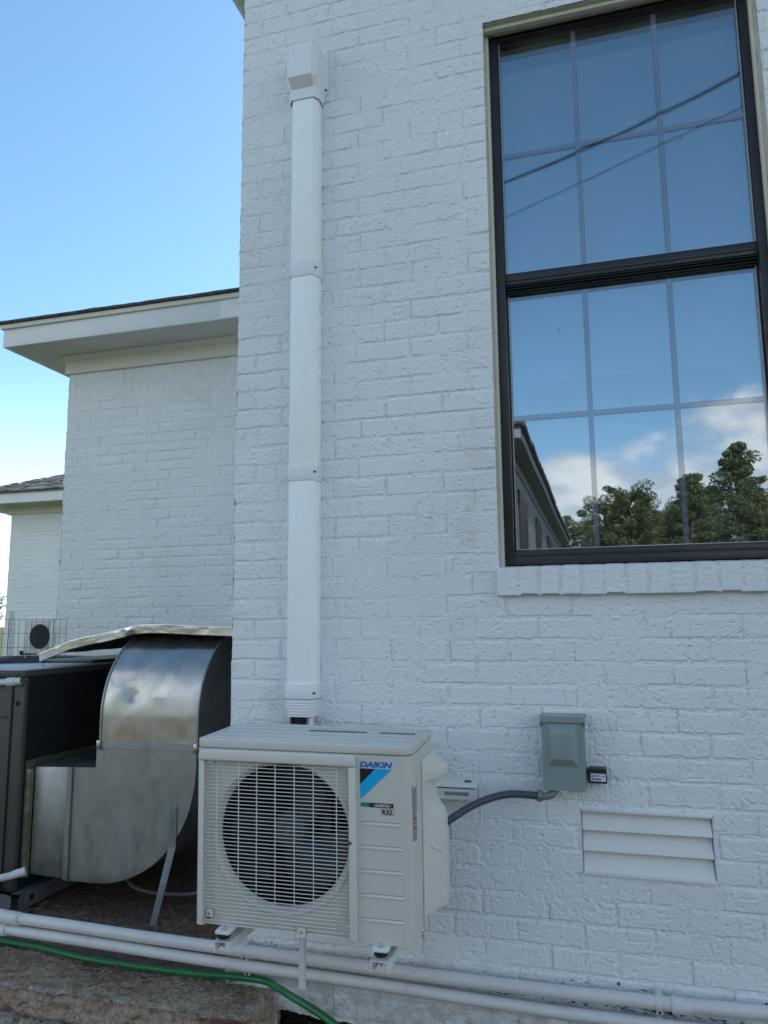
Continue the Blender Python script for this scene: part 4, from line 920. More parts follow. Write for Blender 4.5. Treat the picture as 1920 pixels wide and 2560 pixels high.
# ================================================================== GROUND
b = MB(); b.add([(-900, -900, -1.425), (900, -900, -1.425), (900, 900, -1.425), (-900, 900, -1.425)], [(0, 1, 2, 3)]); tag(b.build('ground', 'field', None, 0), kind='structure')
def hf(name, x0, x1, y0, y1, st, f, m, kind='structure', label=None, cat=None):
    xs = axis([(x0, x1, st)]); ys = axis([(y0, y1, st)]); X, Y = np.meshgrid(xs, ys, indexing='ij'); Zh = f(X, Y)
    o = link(name, np_mesh(name, np.stack([X, Y, Zh], -1)), m, None, 180); return tag(o, label, cat, None, kind)
hf('dirt_path', -5.6, 2.2, -2.5, 2.78, .02, lambda X, Y: -1.418 + .03 * (fbm(X * 6, Y * 6, 3, 4) - .5) + .012 * (fbm(X * 30, Y * 30, 4, 3) - .5), 'dirt')
hf('moss_bed', -1.17, 0.6, 2.30, 2.74, .008, lambda X, Y: -1.400 + .05 * (fbm(X * 14, Y * 14, 5, 4) - .5) + .02 * (fbm(X * 70, Y * 70, 6, 3) - .5), 'soil')
hf('dirt_ground', -6.0, -1.33, 2.60, 5.3, .016, lambda X, Y: -1.275 + .02 * (fbm(X * 5, Y * 5, 7, 4) - .5) + .012 * (fbm(X * 40, Y * 40, 8, 4) - .5) + .006 * (vn(X * 90, Y * 90, 9) > .8), 'dirt')
def slabf(X, Y):
    fe = 2.432 + .035 * (fbm(X * 7, X * 0, 2, 4) - .5) + .014 * (vn(X * 45, X * 0 + 3, 5) - .5) - .03 * sstep(X, -2.0, -2.6)
    re = -1.172 + .012 * (fbm(Y * 12, Y * 0, 6, 3) - .5)
    top = -1.272 + .010 * (fbm(X * 6, Y * 6, 1, 4) - .5) + .016 * (fbm(X * 45, Y * 45, 2, 4, .6) - .5) + .005 * sstep(vn(X * 80, Y * 80, 11), .7, .95) - .02 * sstep(fe + .03 - Y, 0, .05)
    bot = -1.405 + .05 * (fbm(X * 12, Y * 12, 9, 4) - .5)
    ed = sstep(Y - fe + .012 * (fbm(X * 60, Y * 60, 4, 3) - .5), -.03, .012) * sstep(re - X, -.004, .008)
    return bot + (top - bot) * ed
xs = np.concatenate([np.linspace(-3.4, -2.5, 90)[:-1], np.linspace(-2.5, -1.18, 330)]); NE = 26; nT, nF, nL = 66, 34, 34
P = np.zeros((len(xs) + NE, nT + nF + nL, 3))
def _n(a, b, k, o=3, g=.5): return fbm(a, b, k, o, g) - .5
for i in range(len(xs) + NE):
    x = xs[min(i, len(xs) - 1)]; e = max(0, i - len(xs) + 1) / NE
    ax = np.array([x]); fe = 2.432 + .05 * float(_n(ax * 6, ax * 0, 2, 3)[0]) - .03 * float(sstep(ax, -2.0, -2.6)[0])
    yt = np.linspace(2.70, fe, nT); zt = np.full(nT, -1.272) + .008 * _n(x * 6 + 0 * yt, yt * 6, 1)
    zf = -1.272 - .115 * np.linspace(0, 1, nF + 1)[1:]; yf = fe + .020 * np.linspace(0, 1, nF) ** 1.2 + .0 * zf
    yl = fe + .02 - .22 * np.linspace(0, 1, nL + 1)[1:]; zl = np.full(nL, -1.387) - .02 * np.linspace(0, 1, nL)
    yy = np.concatenate([yt, yf, yl]); zz = np.concatenate([zt, zf, zl]); sy = np.concatenate([yt * 0, yf * 0 - 1, yl * 0 - .2]); sz = np.concatenate([yt * 0 + 1, yf * 0 + .1, yl * 0 + 1])
    k0 = nT; rr = np.exp(-((np.arange(len(yy)) - k0) / 7.0) ** 2)       # broken arris
    u = np.arange(len(yy)) * .0045
    d = .013 * _n(x * 45 + 0 * u, u * 45, 2, 4, .6) + .004 * sstep(vn(x * 85 + 0 * u, u * 85, 11), .7, .95) - .012 * rr * vn(x * 22 + 0 * u, u * 9, 14)
    fm = (np.arange(len(yy)) >= k0) & (np.arange(len(yy)) < k0 + nF); lm = np.arange(len(yy)) >= k0 + nF
    d = d + fm * (.034 * _n(x * 24 + 0 * u, u * 24, 19, 4, .55) - .012) + lm * (.05 * _n(x * 13 + 0 * u, u * 13, 23, 2, .5) + .03 * (np.abs(_n(x * 30 + 0 * u, u * 30, 27, 2)) * 2))
    y2 = yy + sy * d; z2 = zz + sz * d; x2 = x + .0 * y2
    if e > 0:
        x2 = x + .008 + .016 * _n(yy * 26, e * 6 + 0 * yy, 31, 4) ; z2 = z2 + (np.minimum(z2, -1.43) - z2) * e
    P[i, :, 0] = x2; P[i, :, 1] = y2; P[i, :, 2] = z2
sl_ = link('concrete_slab', np_mesh('concrete_slab', P), 'slab', None, 180)
tag(sl_, 'rough weathered concrete slab with a crumbling front edge under the hose', 'concrete slab')
# broken masonry below the slab edge
def rock(seed, r, sx_, sy_, sz_):
    b_ = bmesh.new(); bmesh.ops.create_icosphere(b_, subdivisions=4, radius=1)
    for v in b_.verts:
        p = v.co; q = 1 + .35 * float(fbm(np.array(p.x * 1.7 + seed), np.array(p.y * 1.7 + p.z * 2.1), seed, 3) - .5) * 2
        w = Vector((p.x * sx_, p.y * sy_, p.z * sz_)) * r * q
        for ax in range(3):
            w[ax] = max(-r * .8 * (sx_, sy_, sz_)[ax], min(r * .8 * (sx_, sy_, sz_)[ax], w[ax]))
        v.co = w * (1 + .10 * (float(vn(np.array(p.x * 7 + p.z * 3), np.array(p.y * 7 + p.z * 5), seed + 2)) - .5) * 2)
    mb = MB(); return mb.bm(b_)
RK = [(-2.10, 2.385, -1.375, .050, 'large pale rubble stone below the slab edge, leftmost of the rubble'), (-1.90, 2.39, -1.38, .046, 'broken chunk of pale stone under the slab edge, right of the largest one'), (-1.76, 2.40, -1.39, .034, 'small pale stone at the right end of the rubble under the slab')]
for k, (x, y, z, r_, lab) in enumerate(RK):
    o = rock(k + 3, r_, 1.5, 1.0, .7).build('rubble_stone', 'stone', None, 180); o.location = (x, y, z); o.rotation_euler = (0.1 * k, .1, k * 1.1); tag(o, lab, 'stone', 'rubble stones under the slab edge')
o = rock(12, .045, 1.6, .9, .8).build('brick_fragment', 'redbrick', None, 180); o.location = (-1.235, 2.385, -1.30); o.rotation_euler = (0.2, 0.1, .4); tag(o, 'broken red brick fragment at the front corner of the concrete slab', 'brick')
# litter: too much to count
b = MB()
for k in range(2600):
    x = random.uniform(-3.0, -1.2); y = random.uniform(2.43, 2.66)
    if random.random() < .4: x = random.uniform(-2.6, -1.4); y = random.uniform(2.66, 3.6)
    z = (float(slabf(np.array([x]), np.array([y]))[0]) if y < 2.66 else -1.262) + .004; a = random.uniform(0, 6.28); l = random.uniform(.006, .03); w_ = random.uniform(.0006, .0014)
    if random.random() < .25: l = random.uniform(.006, .014); w_ = l * .35
    c_, s_ = math.cos(a), math.sin(a); t_ = random.uniform(-.004, .006)
    b.add([(x - c_ * l - s_ * w_, y - s_ * l + c_ * w_, z), (x - c_ * l + s_ * w_, y - s_ * l - c_ * w_, z + .001), (x + c_ * l + s_ * w_, y + s_ * l - c_ * w_, z + t_), (x + c_ * l - s_ * w_, y + s_ * l + c_ * w_, z + t_ + .001)], [(0, 1, 2, 3)])
tag(b.build('dry_litter', 'straw', None, 0, recalc=False), 'dry pine needles and leaf bits scattered over the slab and dirt', 'litter', None, 'stuff')
b = MB()
for k in range(300):
    x = random.uniform(-1.2, 1.2); q = random.random() < .88; z = (zpipe(x, LOZ) + .021 if q else zpipe(x, UPZ) + .021) + random.uniform(0, .004); y = random.uniform(2.612, 2.642); l = random.uniform(.002, .010) * (1.8 if abs(x - .12) < .12 or abs(x + .35) < .05 else 1); a = random.uniform(0, 3.1)
    b.tube([(x, y, z), (x + l * math.cos(a), y - .002, z + .3 * l * math.sin(a)), (x + 1.7 * l * math.cos(a + .5), y, z + .4 * l * math.sin(a))], random.uniform(.0006, .0018), 5)
tag(b.build('pipe_debris', 'rubber', None, 0, recalc=False), 'dark leaf crumbs and cobweb dirt caught behind the wall pipes', 'litter', None, 'stuff')
for (x, y, z, a, lab) in ((-1.62, 2.76, -1.252, .4, 'curled brown dry leaf on the dirt just behind the upper pipe'), (-1.80, 2.615, -1.255, 1.9, 'brown dry leaf on the slab touching the green hose')):
    P_ = np.zeros((9, 7, 3))
    for i in range(9):
        for j in range(7):
            u = i / 8 - .5; v = (j / 6 - .5) * math.cos(u * 3.0) ; P_[i, j] = (u * .05, v * .026, .012 * abs(v) + .010 * (u * 2) ** 2)
    b = MB(); b.grid(P_); o = b.build('dry_leaf', 'leaf1', None, 180, recalc=False); o.location = (x, y, z); o.rotation_euler = (.2, 0, a); tag(o, lab, 'leaf')
# ================================================================== PACKAGED ROOFTOP-STYLE UNIT ON THE GROUND, LEFT
pu = thing('packaged_unit', 'big dark grey packaged heating and cooling unit at the left edge of the photo', 'air handler', loc=(-3.3, 3.0, -1.26))
UX0, UX1, UY0, UY1, UZ0, UZ1 = -4.05, -2.612, 3.0, 4.35, -1.188, -.205
b = MB(); b.box(UX0, UX1, UY0 + .004, UY1, UZ0, UZ1 - .03, .012, 3); b.build('cabinet', 'unit', pu, 40)
b = MB(); b.box(UX1 - .002, UX1 + .002, UY0 + .03, UY1 - .03, UZ0 + .01, UZ1 - .034, .001); b.build('shaded_side_panel', 'unitdark', pu, 40)  # cabinet side lying in shade, coloured darker than the front
b = MB(); b.box(UX0 - .006, UX1 + .006, UY0 - .004, UY1 + .006, UZ1 - .031, UZ1 - .004, .004, 2); b.build('rim', 'unit', pu, 40)
b = MB(); b.box(UX0 - .004, UX1 + .004, UY0 - .002, UY1 + .004, UZ1 - .0035, UZ1 + .004, .003, 2); tp = b.build('top_panel', 'unittop', pu, 40)
b = MB()
for k in range(16): 
    r_ = .05 + k * .026; b.tube([(-3.30 + r_ * math.cos(a), 3.78 + r_ * math.sin(a), UZ1 + .022 - .012 * (k / 15) ** 3) for a in np.linspace(0, 2 * math.pi, 49)], .003, 6, cap=False)
for k in range(8):
    a = k * math.pi / 4; b.tube([(-3.30 + .05 * math.cos(a), 3.78 + .05 * math.sin(a), UZ1 + .024), (-3.30 + .44 * math.cos(a), 3.78 + .44 * math.sin(a), UZ1 + .008)], .004, 6)
b.build('fan_guard', 'ink_black', pu, 60)
b = MB(); b.box(-3.0, -2.65, 3.55, 4.30, UZ1 + .0045, UZ1 + .020, .004); b.build('raised_panel', 'unit', pu, 40)
b = MB(); b.box(-3.60, -2.6725, UY0 - .006, UY0 + .003, UZ0 + .006, UZ1 - .036, .003, 2); dr = b.build('door_panel', 'unit', pu, 40)
b = MB(); b.box(-2.6712, -2.6680, UY0 - .0005, UY0 + .0035, UZ0, UZ1 - .036); b.build('seam', 'ink_black', pu, 0)
b = MB(); b.box(-3.3, -2.685, UY0 - .012, UY0 - .006, -.424, -.408, .002); b.build('handle_rail', 'unit', dr, 40)
b = MB(); b.box(-3.0, -2.80, UY0 - .0085, UY0 - .006, -.86, -.62, .001); b.build('rating_plate', 'unitdark', dr, 0)
b = MB(); b.lathe([(.0001, -.002), (.011, -.002), (.0125, .001)], (-2.644, UY0 + .003, -.357), 'y', 20); b.build('plug', 'unitdark', pu, 40)
b = MB(); b.lathe([(.0001, -.006), (.004, -.006), (.0055, -.003)], (-2.640, UY0 - .0005, -.222), 'y', 10); b.lathe([(.0001, -.006), (.004, -.006), (.0055, 0)], (-2.655, UY0 + .003, -1.172), 'y', 10); b.build('screw', 'rubber', pu, 0)
b = MB(); b.lathe([(.016, -.006), (.023, -.006), (.024, .002)], (-2.634, UY0 + .002, -.2575), 'y', 24); b.build('grommet', 'unit', pu, 40)
# base rails with lifting holes: plates with a real round hole
def plate_hole(b, u0, u1, z0, z1, cu, cz, r_, put, n=24):
    ring = [(cu + r_ * math.cos(2 * math.pi * k / n), cz + r_ * math.sin(2 * math.pi * k / n)) for k in range(n)]
    out = []
    for k in range(n):
        a = 2 * math.pi * k / n; c_, s_ = math.cos(a), math.sin(a); kk = min(((u1 - cu) if c_ > 0 else (u0 - cu)) / c_ if abs(c_) > 1e-6 else 9, ((z1 - cz) if s_ > 0 else (z0 - cz)) / s_ if abs(s_) > 1e-6 else 9)
        out.append((cu + c_ * kk, cz + s_ * kk))
    vs = [put(*p) for p in out + ring]; b.add(vs, [(k, (k + 1) % n, n + (k + 1) % n, n + k) for k in range(n)])
b = MB()
plate_hole(b, UY0 - .01, UY0 + .20, -1.258, -1.190, UY0 + .075, -1.222, .015, lambda y, z: (-2.566, y, z))
plate_hole(b, -2.80, -2.61, -1.258, -1.192, -2.690, -1.222, .017, lambda x, z: (x, UY0 - .004, z))
b.box(-2.570, -2.566, UY0 + .20, UY1, -1.258, -1.190); b.box(UX0, -2.80, UY0 - .006, UY0 - .004, -1.258, -1.192); b.box(-2.61, -2.566, UY0 - .004, UY1, -1.1885, -1.186); b.box(UX0, UX1, UY0 + .05, UY1, -1.262, -1.258)
b.build('base_rail', 'rail', pu, 0)
settle(pu)
b = MB(); b.box(-4.1, -2.54, 2.93, 3.06, -1.285, -1.262, .004); b.box(-4.1, -2.54, 4.1, 4.25, -1.285, -1.262, .004); tag(b.build('timber_board', 'wood', None, 40), 'weathered timber board under the front rail of the big grey unit', 'board')
dp1 = thing('drain_line', 'white pvc pipe entering the upper front corner of the big grey unit', 'pipe', loc=(-2.8, 2.95, -.28))
b = MB(); b.tube([(-2.69, 2.987, -.2585), (-3.3, 2.80, -.298)], .0145, 18); b.build('pipe_run', 'pvcpipe', dp1)
b = MB(); b.tube([(-2.632, 3.004, -.2545), (-2.658, 2.997, -.256), (-2.660, 2.997, -.2562), (-2.695, 2.985, -.259), (-2.698, 2.984, -.2592)], [.0168, .0168, .0195, .0195, .0150], 12); b.build('union_fitting', 'pvcpipe', dp1, 30); settle(dp1)
dp2 = thing('drain_line', 'white pvc pipe stub leaving the bottom front corner of the big grey unit', 'pipe', loc=(-2.6, 2.93, -1.1))
b = MB(); b.tube([(-2.575, 2.945, -1.093), (-2.9, 2.78, -1.150)], .0160, 18); b.build('pipe_run', 'pvcpipe', dp2)
b = MB(); b.tube([(-2.522, 2.975, -1.078), (-2.556, 2.955, -1.0865), (-2.560, 2.953, -1.088), (-2.575, 2.945, -1.0925)], [.0185, .0185, .0175, .0160], 14); b.build('union_fitting', 'pvcpipe', dp2, 30); settle(dp2)
# ================================================================== SHEET METAL DUCT
du = thing('sheet_metal_duct', 'galvanised sheet metal elbow duct joining the big grey unit to the house', 'duct', loc=(-2.1, 3.05, -1.13))
XD0, XD1 = -2.218, -1.728
out = [(-2.368, -.640), (-2.238, -.636), (-2.238, -.545), (-1.7315, -.545), (-1.732, -.62), (-1.737, -.70)]
# quarter round heel
for a in np.linspace(8, 88, 16): out.append((-2.225 + .488 * math.cos(R(a)), -.648 - .480 * math.sin(R(a))))
out.append((-2.368, -1.1275))
b = MB(); b.prism(out, 3.05, 3.56, 'y'); b.build('lower_elbow', 'galv', du, 25)
b = MB(); b.prism([(-2.572, -.646), (-2.3695, -.640), (-2.3695, -1.127), (-2.572, -1.120)], 3.056, 3.555, 'y', .008, 2); b.build('transition_section', 'galv', du, 25)
b = MB(); b.prism([(-2.384, -.640), (-2.362, -.640), (-2.362, -1.126), (-2.384, -1.124)], 3.044, 3.0495, 'y'); b.prism([(-2.363, -.637), (-2.357, -.637), (-2.357, -1.131), (-2.363, -1.131)], 3.040, 3.050, 'y', .0015, 1); seam = b.build('standing_seam', 'galv', du, 25)
for z in (-.668, -.765, -.908, -1.05):
    b = MB(); b.lathe([(.0001, -.005), (.003, -.005), (.0048, -.001), (.0048, 0)], (-2.373, 3.044, z), 'y', 8); b.build('screw', 'bolt', seam, 30)
# flange against the unit
n_ = 40; Pf = np.zeros((n_, 3, 3))
for i in range(n_):
    z = -1.132 + .475 * i / (n_ - 1)
    for j in range(3): Pf[i, j] = (-2.604 + j * .016 + (.004 * math.sin(i * .9) if j == 0 else 0), 3.052 - .012 * (j == 0), z)
b = MB(); b.grid(Pf); b.box(-2.609, -2.601, 3.04, 3.56, -1.13, -.62, .001); b.build('flange', 'flange', du, 30, recalc=False)
fl = du.children[-1]
b = MB(); b.prism([(3.10, -.615), (3.56, -.628), (3.56, -.66), (3.10, -.66), (3.07, -.65)], -2.603, -2.5985, 'x'); b.build('flange', 'flange', du, 0)
for x, y, z in ((-2.592, 3.045, -.675), (-2.590, 3.045, -.71), (-2.590, 3.045, -.85), (-2.590, 3.045, -1.00), (-2.594, 3.045, -1.09)):
    b = MB(); b.lathe([(.0001, -.005), (.003, -.005), (.0045, 0)], (x, y, z), 'y', 8); b.build('screw', 'bolt', fl, 30)
# upper elbow: the bright sheet that turns back towards the house, with a dent
def upper(u):       # arc length 0..1 -> (y, z)
    s0 = .12; R_ = .385; L_ = s0 + R_ * R(88) + .6; s_ = u * L_
    if s_ < s0: return 3.048, -.535 + s_
    a = (s_ - s0) / R_
    if a < R(88): return 3.048 + R_ * (1 - math.cos(a)), -.415 + R_ * math.sin(a)
    a = R(88); e = s_ - s0 - R_ * a; return 3.048 + R_ * (1 - math.cos(a)) + e, -.415 + R_ * math.sin(a)
nu, nx = 220, 110; Pu = np.zeros((nu, nx, 3))
for i in range(nu):
    y, z = upper(i / (nu - 1)); y2, z2 = upper(min(1, (i + 1) / (nu - 1))); ty, tz = y2 - y, z2 - z; l = math.hypot(ty, tz) or 1; ny, nz = -tz / l, ty / l
    for j in range(nx):
        x = XD0 + (XD1 - XD0) * j / (nx - 1); e = .004 * float(fbm(np.array(x * 5), np.array(i * .03), 5, 3) - .5)
        dx_, dz_ = x + 2.06, z + .322; dent = -.0125 * math.exp(-(dx_ / .036) ** 2 - (dz_ / .034) ** 2) + .0050 * math.exp(-((dx_ + .10) / .055) ** 2 - ((dz_ - .015) / .045) ** 2) + .0025 * math.exp(-((dx_ - .09) / .06) ** 2 - ((dz_ - .005) / .035) ** 2)
        fade = min(1, j / 6, (nx - 1 - j) / 6); e = (e + dent - .003 * math.exp(-((x + 1.80) / .03) ** 2 - ((z + .50) / .05) ** 2)) * fade
        Pu[i, j] = (x, y + ny * e, z + nz * e)
b = MB(); b.grid(Pu); b.build('upper_elbow', 'galv2', du, 180, recalc=False)
# its flat cheeks and underside
for X_ in (XD0, XD1):
    pts = [upper(k / 60) for k in range(61)]; inner = [(pts[-1][0], -.52), (3.62, -.52), (3.56, -.545)]
    b = MB(); q = [(X_, p[0], p[1]) for p in pts] + [(X_, p[0], p[1]) for p in inner]; b.add(q, [tuple(range(len(q)))]); b.build('cheek', 'galv', du, 0, recalc=False)
for X_ in (XD0, XD1):
    b = MB(); b.tube([(X_ + (.001 if X_ > -2 else -.001), upper(u)[0] - .002, upper(u)[1]) for u in np.linspace(0, .8, 50)], .0055, 8); b.build('edge_bead', 'galv', du, 60)
b = MB(); b.box(XD0 - .002, XD1 + .002, 3.0455, 3.0495, -.549, -.517, .0006, 1); b.build('collar', 'galv', du, 30)
for x0_, x1_ in ((XD0 - .014, XD0 + .006), (XD1 - .012, XD1 + .008)):
    b = MB(); b.box(x0_, x1_, 3.036, 3.0455, -.556, -.514, .003, 2); b.build('drive_cleat', 'galv2', du, 40)
b = MB(); b.box(-1.851, -1.8175, 3.0455, 3.0495, -.950, -.782); b.add([(-1.851, 3.0475, -.950), (-1.8175, 3.0475, -.950), (-1.8175, 3.0455, -.950), (-1.851, 3.0455, -.950), (-1.905, 3.004, -1.258), (-1.876, 3.006, -1.258), (-1.876, 3.003, -1.258), (-1.905, 3.001, -1.258)], [(0, 1, 5, 4), (1, 2, 6, 5), (2, 3, 7, 6), (3, 0, 4, 7)])
lg = b.build('support_strap', 'rail', du, 0)
for z in (-.802, -.845, -.885):
    b = MB(); b.lathe([(.0001, -.0045), (.004, -.0045), (.005, 0)], (-1.8345, 3.0455, z), 'y', 10); b.build('screw', 'bolt', lg, 30)
settle(du)
b = MB(); pth = bez([(-2.36, 3.5, -1.23), (-2.26, 3.34, -1.195), (-2.16, 3.3, -1.226), (-2.0, 3.3, -1.235), (-1.83, 3.3, -1.212), (-1.6, 3.4, -1.15)], 160)
b.tube(pth, [.0085 + (.0012 if i % 2 else 0) for i in range(len(pth))], 12); tag(b.build('flexible_conduit', 'fitting', None, 60), 'grey ribbed flexible conduit sagging in the shadow under the duct', 'conduit')
# ================================================================== BRIGHT FLASHING OVER THE ELBOW
ft = [(-2.705, -.135), (-2.60, -.098), (-2.53, -.073), (-2.43, -.052), (-2.32, -.034), (-2.22, -.013), (-2.18, -.001), (-2.10, .004), (-2.0, .003), (-1.85, -.005), (-1.60, -.014), (-1.373, -.022)]
nx, ny = 260, 46; Pm = np.zeros((nx, ny, 3))
for i in range(nx):
    x = -2.705 + (2.705 - 1.376) * i / (nx - 1); zt = float(np.interp(x, [p[0] for p in ft], [p[1] for p in ft]))
    cr = 1.0 if x < -1.75 else .35
    for j in range(ny):
        if j < 12:
            t = j / 11; lipz = zt - .042 * (1 - t); yy = 3.20 + .004 * (1 - t); e = cr * .0035 * float(fbm(np.array(x * 15), np.array(t * 1.6), 8, 3, .5) - .5); xoff = -.012 * (1 - t) if i == 0 else 0
            kk = .010 * math.exp(-((x + 2.19) / .02) ** 2); Pm[i, j] = (x, yy - e - kk * math.sin(t * 3), lipz + .2 * e)
        else:
            t = ((j - 11) / (ny - 12)) ** 1.5; e = cr * .012 * float(fbm(np.array(x * 7), np.array(t * 12), 9, 4) - .5) * min(1, t * 20)
            Pm[i, j] = (x, 3.20 + 1.97 * t, zt + .010 * t + e + (.03 * t if x > -2.1 else 0))
b = MB(); b.grid(Pm); fs_ = b.build('metal_flashing', 'foil', None, 180, recalc=False)
Pn = Pm.copy(); Pn[:, :, 2] -= .0035; Pn[:, :12, 1] += .003; b = MB(); b.grid(Pn); b.build('underside', 'unitdark', fs_, 180, recalc=False)  # shadow beneath the flashing put into a dark underside colour
tag(fs_, 'crinkled bright sheet metal flashing roofing over the elbow duct', 'flashing')
b = MB(); b.tube(bez([(-2.665, 3.198, -.165), (-2.672, 3.19, -.20), (-2.668, 3.18, -.25), (-2.69, 3.17, -.30), (-2.715, 3.16, -.335)], 24), .0012, 6); b.tube([(-2.70, 3.165, -.318), (-2.665, 3.17, -.302)], .0009, 6)
tag(b.build('loose_wire', 'meshwire', None, 60), 'thin loose wire dangling from the left corner of the bright flashing', 'wire')
# ================================================================== WIRE FENCE, POST, DISTANT UNIT
def panel(name, org, ux, n, rows, dx, dz, r_, lab, grp):
    th = MB(); o_ = Vector(org); u_ = Vector(ux)
    for k in range(n): th.tube([o_ + u_ * dx * k + Vector((.006 * math.sin(k * 2.1), 0, 0)), o_ + u_ * dx * k - Vector((0, 0, dz * (rows - 1)))], r_, 6)
    for k in range(rows): th.tube([o_ - Vector((0, 0, dz * k)) - u_ * .01, o_ + u_ * (dx * (n - 1) + .02) - Vector((0, 0, dz * k)), o_ + u_ * (dx * (n - 1) + .028) - Vector((0, 0, dz * k + (.012 if k else -.012)))], r_, 6)
    return tag(th.build(name, 'meshwire', None, 60), lab, 'fence', grp)
panel('wire_fence', (-4.66, 4.8, .047), (1, 0, 0), 17, 12, .0515, .1035, .0015, 'welded wire fence panel standing in front of the far small outdoor unit', None)
panel('wire_fence', (-9.78, 10.80, .24), (-.3, .95, 0), 4, 13, .05, .103, .003, 'narrow welded wire fence piece at the left corner of the farther house', None)
b = MB(); b.prism([(-4.70, -1.42), (-4.60, -1.42), (-4.565, -.165), (-4.575, -.135), (-4.66, -.15)], 4.86, 4.93, 'y', .004, 1); tag(b.build('fence_post', 'wood', None, 30), 'dark weathered wooden post at the far left edge beside the wire fence', 'post')
fa = thing('air_conditioner', 'small distant white outdoor unit on the farther house, seen through the wire fence', 'air conditioner', loc=(-9.95, 11.75, -.52))
x0_, x1_, z0_, z1_ = -10.24, -9.65, -.50, .112; yf = 11.72
b = MB(); b.box(x0_, x1_, yf + .012, yf + .28, z0_, z1_, .01); b.build('cabinet', 'acbody', fa, 40)
b = MB(); b.box(x0_ - .03, x0_ + .035, yf, yf + .26, z0_, z1_ + .012, .008); b.box(x1_ - .035, x1_ + .004, yf, yf + .2, z0_, z1_, .006); b.box(x0_ + .035, x1_ - .035, yf, yf + .2, z1_ - .05, z1_ + .012, .006); b.build('bezel', 'acplastic', fa, 40)
b = MB(); b.lathe([(.0001, 0), (.222, 0)], (-9.93, yf + .008, -.195), 'y', 40); b.build('fan_opening_shade', 'acdark', fa, 0, recalc=False)
b = MB()
for k in range(22): b.tube([(-10.15, yf + .002, .03 - k * .021), (-9.70, yf + .002, .03 - k * .021)], .0018, 5)
b.build('fan_guard', 'fan', fa, 60)
b = MB(); b.box(-10.33, -10.20, yf - .02, yf + .3, z0_ - .03, z0_, .005); b.box(-9.75, -9.66, yf - .02, yf + .3, z0_ - .03, z0_, .005); b.box(-10.33, -10.27, yf - .03, yf + .02, z0_, z0_ + .05, .01); b.build('bracket', 'rubber', fa, 30)
settle(fa)
# ================================================================== SERVICE WIRES (seen reflected in the glass)
def wire(y1, xl, zl, xr, zr, r_, lab, name, sag):
    n = 60; P_ = []
    for k in range(n + 1):
        t = -2.2 + 4.8 * k / n; P_.append((xl + (xr - xl) * t, y1[0] + (y1[1] - y1[0]) * t, zl + (zr - zl) * t - sag * (1 - (2 * t - 1) ** 2)))
    b = MB(); b.tube(P_, r_, 8); return tag(b.build(name, 'rubber', None, 60), lab, 'power line')
# virtual depth d behind the glass plane -> real y = 2*2.75 - d
wire((5.5 - 8.5, 5.5 - 6.6), -.108 * 8.5, .615 * 8.5, .211 * 6.6, .715 * 6.6, .0155, 'thick twisted overhead service cable reflected across the upper window', 'power_line', .05)
wire((5.5 - 8.9, 5.5 - 7.1), -.108 * 8.9, .561 * 8.9, .212 * 7.1, .668 * 7.1, .0055, 'thin overhead wire below the thick cable, reflected in the upper window', 'power_line', .0)
# ================================================================== TREES
def make_tree(seed, hgt, spread, conif, leaf='leaves', nleaf=7000):
    rng = np.random.default_rng(seed); root = thing('tree', 'x', 'tree', loc=(0, 0, 0))
    b = MB(); b.tube([(0, 0, 0), (.08, .03, hgt * .35), (0, .1, hgt * .7), (.05, 0, hgt * .93)], [hgt * .022, hgt * .017, hgt * .010, hgt * .003], 8)
    cl = []
    nb = 48
    for k in range(nb):
        t = .22 + .76 * (k / nb); a = k * 2.4 + rng.uniform(-.4, .4)
        w = (1 - t) ** .75 * 1.15 if conif else math.sin(math.pi * min(1, (t - .1) * 1.02)) ** .6
        ln = spread * w * rng.uniform(.65, 1.15) + .25; z0_ = hgt * t
        e = Vector((math.cos(a) * ln, math.sin(a) * ln, z0_ + ln * (.15 if conif else .45)))
        b.tube([(0, 0, z0_ - .2), (e.x * .5, e.y * .5, (z0_ + e.z) / 2), tuple(e)], [hgt * .006, hgt * .004, hgt * .0015], 5)
        for q in (.45, .75, 1.0): cl.append((Vector((0, 0, z0_)).lerp(e, q), spread * .165 * rng.uniform(.6, 1.4)))
    cl.append((Vector((0, 0, hgt * .97)), spread * .15))
    b.build('trunk', 'bark', root, 60)
    n = nleaf; ci = rng.integers(0, len(cl), n); Cc = np.array([tuple(c[0]) for c in cl])[ci]; rr = np.array([c[1] for c in cl])[ci]
    d = rng.normal(size=(n, 3)); d /= np.linalg.norm(d, axis=1)[:, None]; p = Cc + d * (rr * rng.uniform(.3, 1, n) ** .5)[:, None] * np.array([1.25, 1.25, .8])
    s_ = rng.uniform(.035, .085, n) * (hgt / 10); u = rng.normal(size=(n, 3)); u /= np.linalg.norm(u, axis=1)[:, None]; v = np.cross(u, rng.normal(size=(n, 3))); v /= np.linalg.norm(v, axis=1)[:, None]
    V = np.stack([p - u * s_[:, None], p + v * s_[:, None] * .55, p + u * s_[:, None], p - v * s_[:, None] * .55], 1).reshape(-1, 3)
    me = bpy.data.meshes.new('crown'); me.vertices.add(4 * n); me.vertices.foreach_set('co', V.astype(np.float32).ravel()); me.loops.add(4 * n); me.loops.foreach_set('vertex_index', np.arange(4 * n, dtype=np.int32))
    me.polygons.add(n); me.polygons.foreach_set('loop_start', np.arange(0, 4 * n, 4, dtype=np.int32)); me.polygons.foreach_set('loop_total', np.full(n, 4, dtype=np.int32)); me.update(calc_edges=True)
    link('crown', me, leaf, root, 0)
    return root
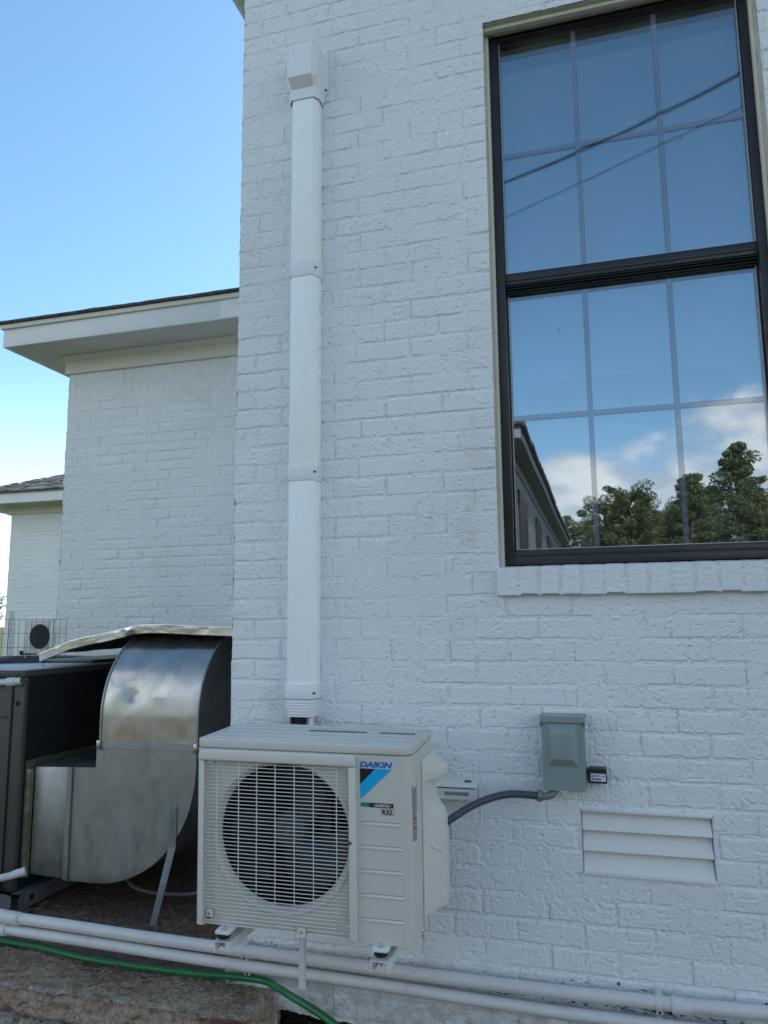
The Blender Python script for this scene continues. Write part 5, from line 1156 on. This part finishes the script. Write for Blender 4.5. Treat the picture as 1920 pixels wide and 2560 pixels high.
protos = [make_tree(1, 10, 2.3, False, 'leaves', 34000), make_tree(2, 12, 2.6, True, 'leaves', 34000), make_tree(3, 9, 2.8, False, 'leaves2', 34000)]
used = [False] * 3
def put_tree(k, x, y, s, rz, lab, grp):
    p = protos[k]
    if not used[k]: used[k] = True; r = p
    else:
        r = p.copy(); C.objects.link(r)
        for ch in p.children:
            c_ = ch.copy(); C.objects.link(c_); c_.parent = r
    r.location = (x, y, -1.45); r.rotation_euler = (0, 0, rz); r.scale = (s, s, s); tag(r, lab, 'tree', grp)
TR = [(2, -5.0, -46, .92, 'pale low tree beyond the far end of the reflected house wing'), (0, -2.2, -43, .80, 'small dark round tree nearest the reflected house wing'), (2, 0.2, -45, .84, 'pale bushy tree just right of the reflected eave'), (0, 1.9, -42, .98, 'round topped dark tree reflected beneath the cloud'),
      (2, 3.9, -46, .95, 'low pale tree between the two taller reflected trees'), (1, 5.3, -42, .90, 'pointed dark tree reflected left of the tallest one'), (1, 8.1, -43, 1.06, 'tallest pointed tree reflected at the right of the window'), (2, 10.6, -45, 1.02, 'pale tree reflected right of the tallest pointed tree'),
      (1, 12.6, -42, .86, 'dark tree at the right end of the reflected tree line'), (0, 0.6, -53, 1.08, 'dark tree behind the pale bushy one, right of the reflected eave'), (2, 4.6, -53, 1.12, 'pale tree behind the low one in the middle of the tree line'), (1, 8.0, -54, 1.0, 'dark tree behind the tallest pointed tree'), (2, 11.8, -53, 1.15, 'pale tall tree behind the right end of the tree line'), (1, 3.2, -52, .90, 'narrow pointed tree standing behind the reflected tree line'), (2, 6.8, -50, 1.0, 'pale tree filling the gap left of the tallest tree')]
for i, (k, x, y, s, lab) in enumerate(TR): put_tree(k, x, y, s * .94, i * 1.3, lab, 'trees reflected in the window')
for i, (x, y, s) in enumerate(((-66, 70, .52), (-70, 73, .55), (-74, 76, .5), (-63, 72.5, .48))):
    put_tree((0, 2, 0, 2)[i], x, y, s, i * 2.0, ('dark distant tree at the far left edge', 'pale distant tree behind the far left edge', 'dark distant tree furthest left on the field', 'pale distant tree close beside the farther house')[i], 'distant trees across the field')
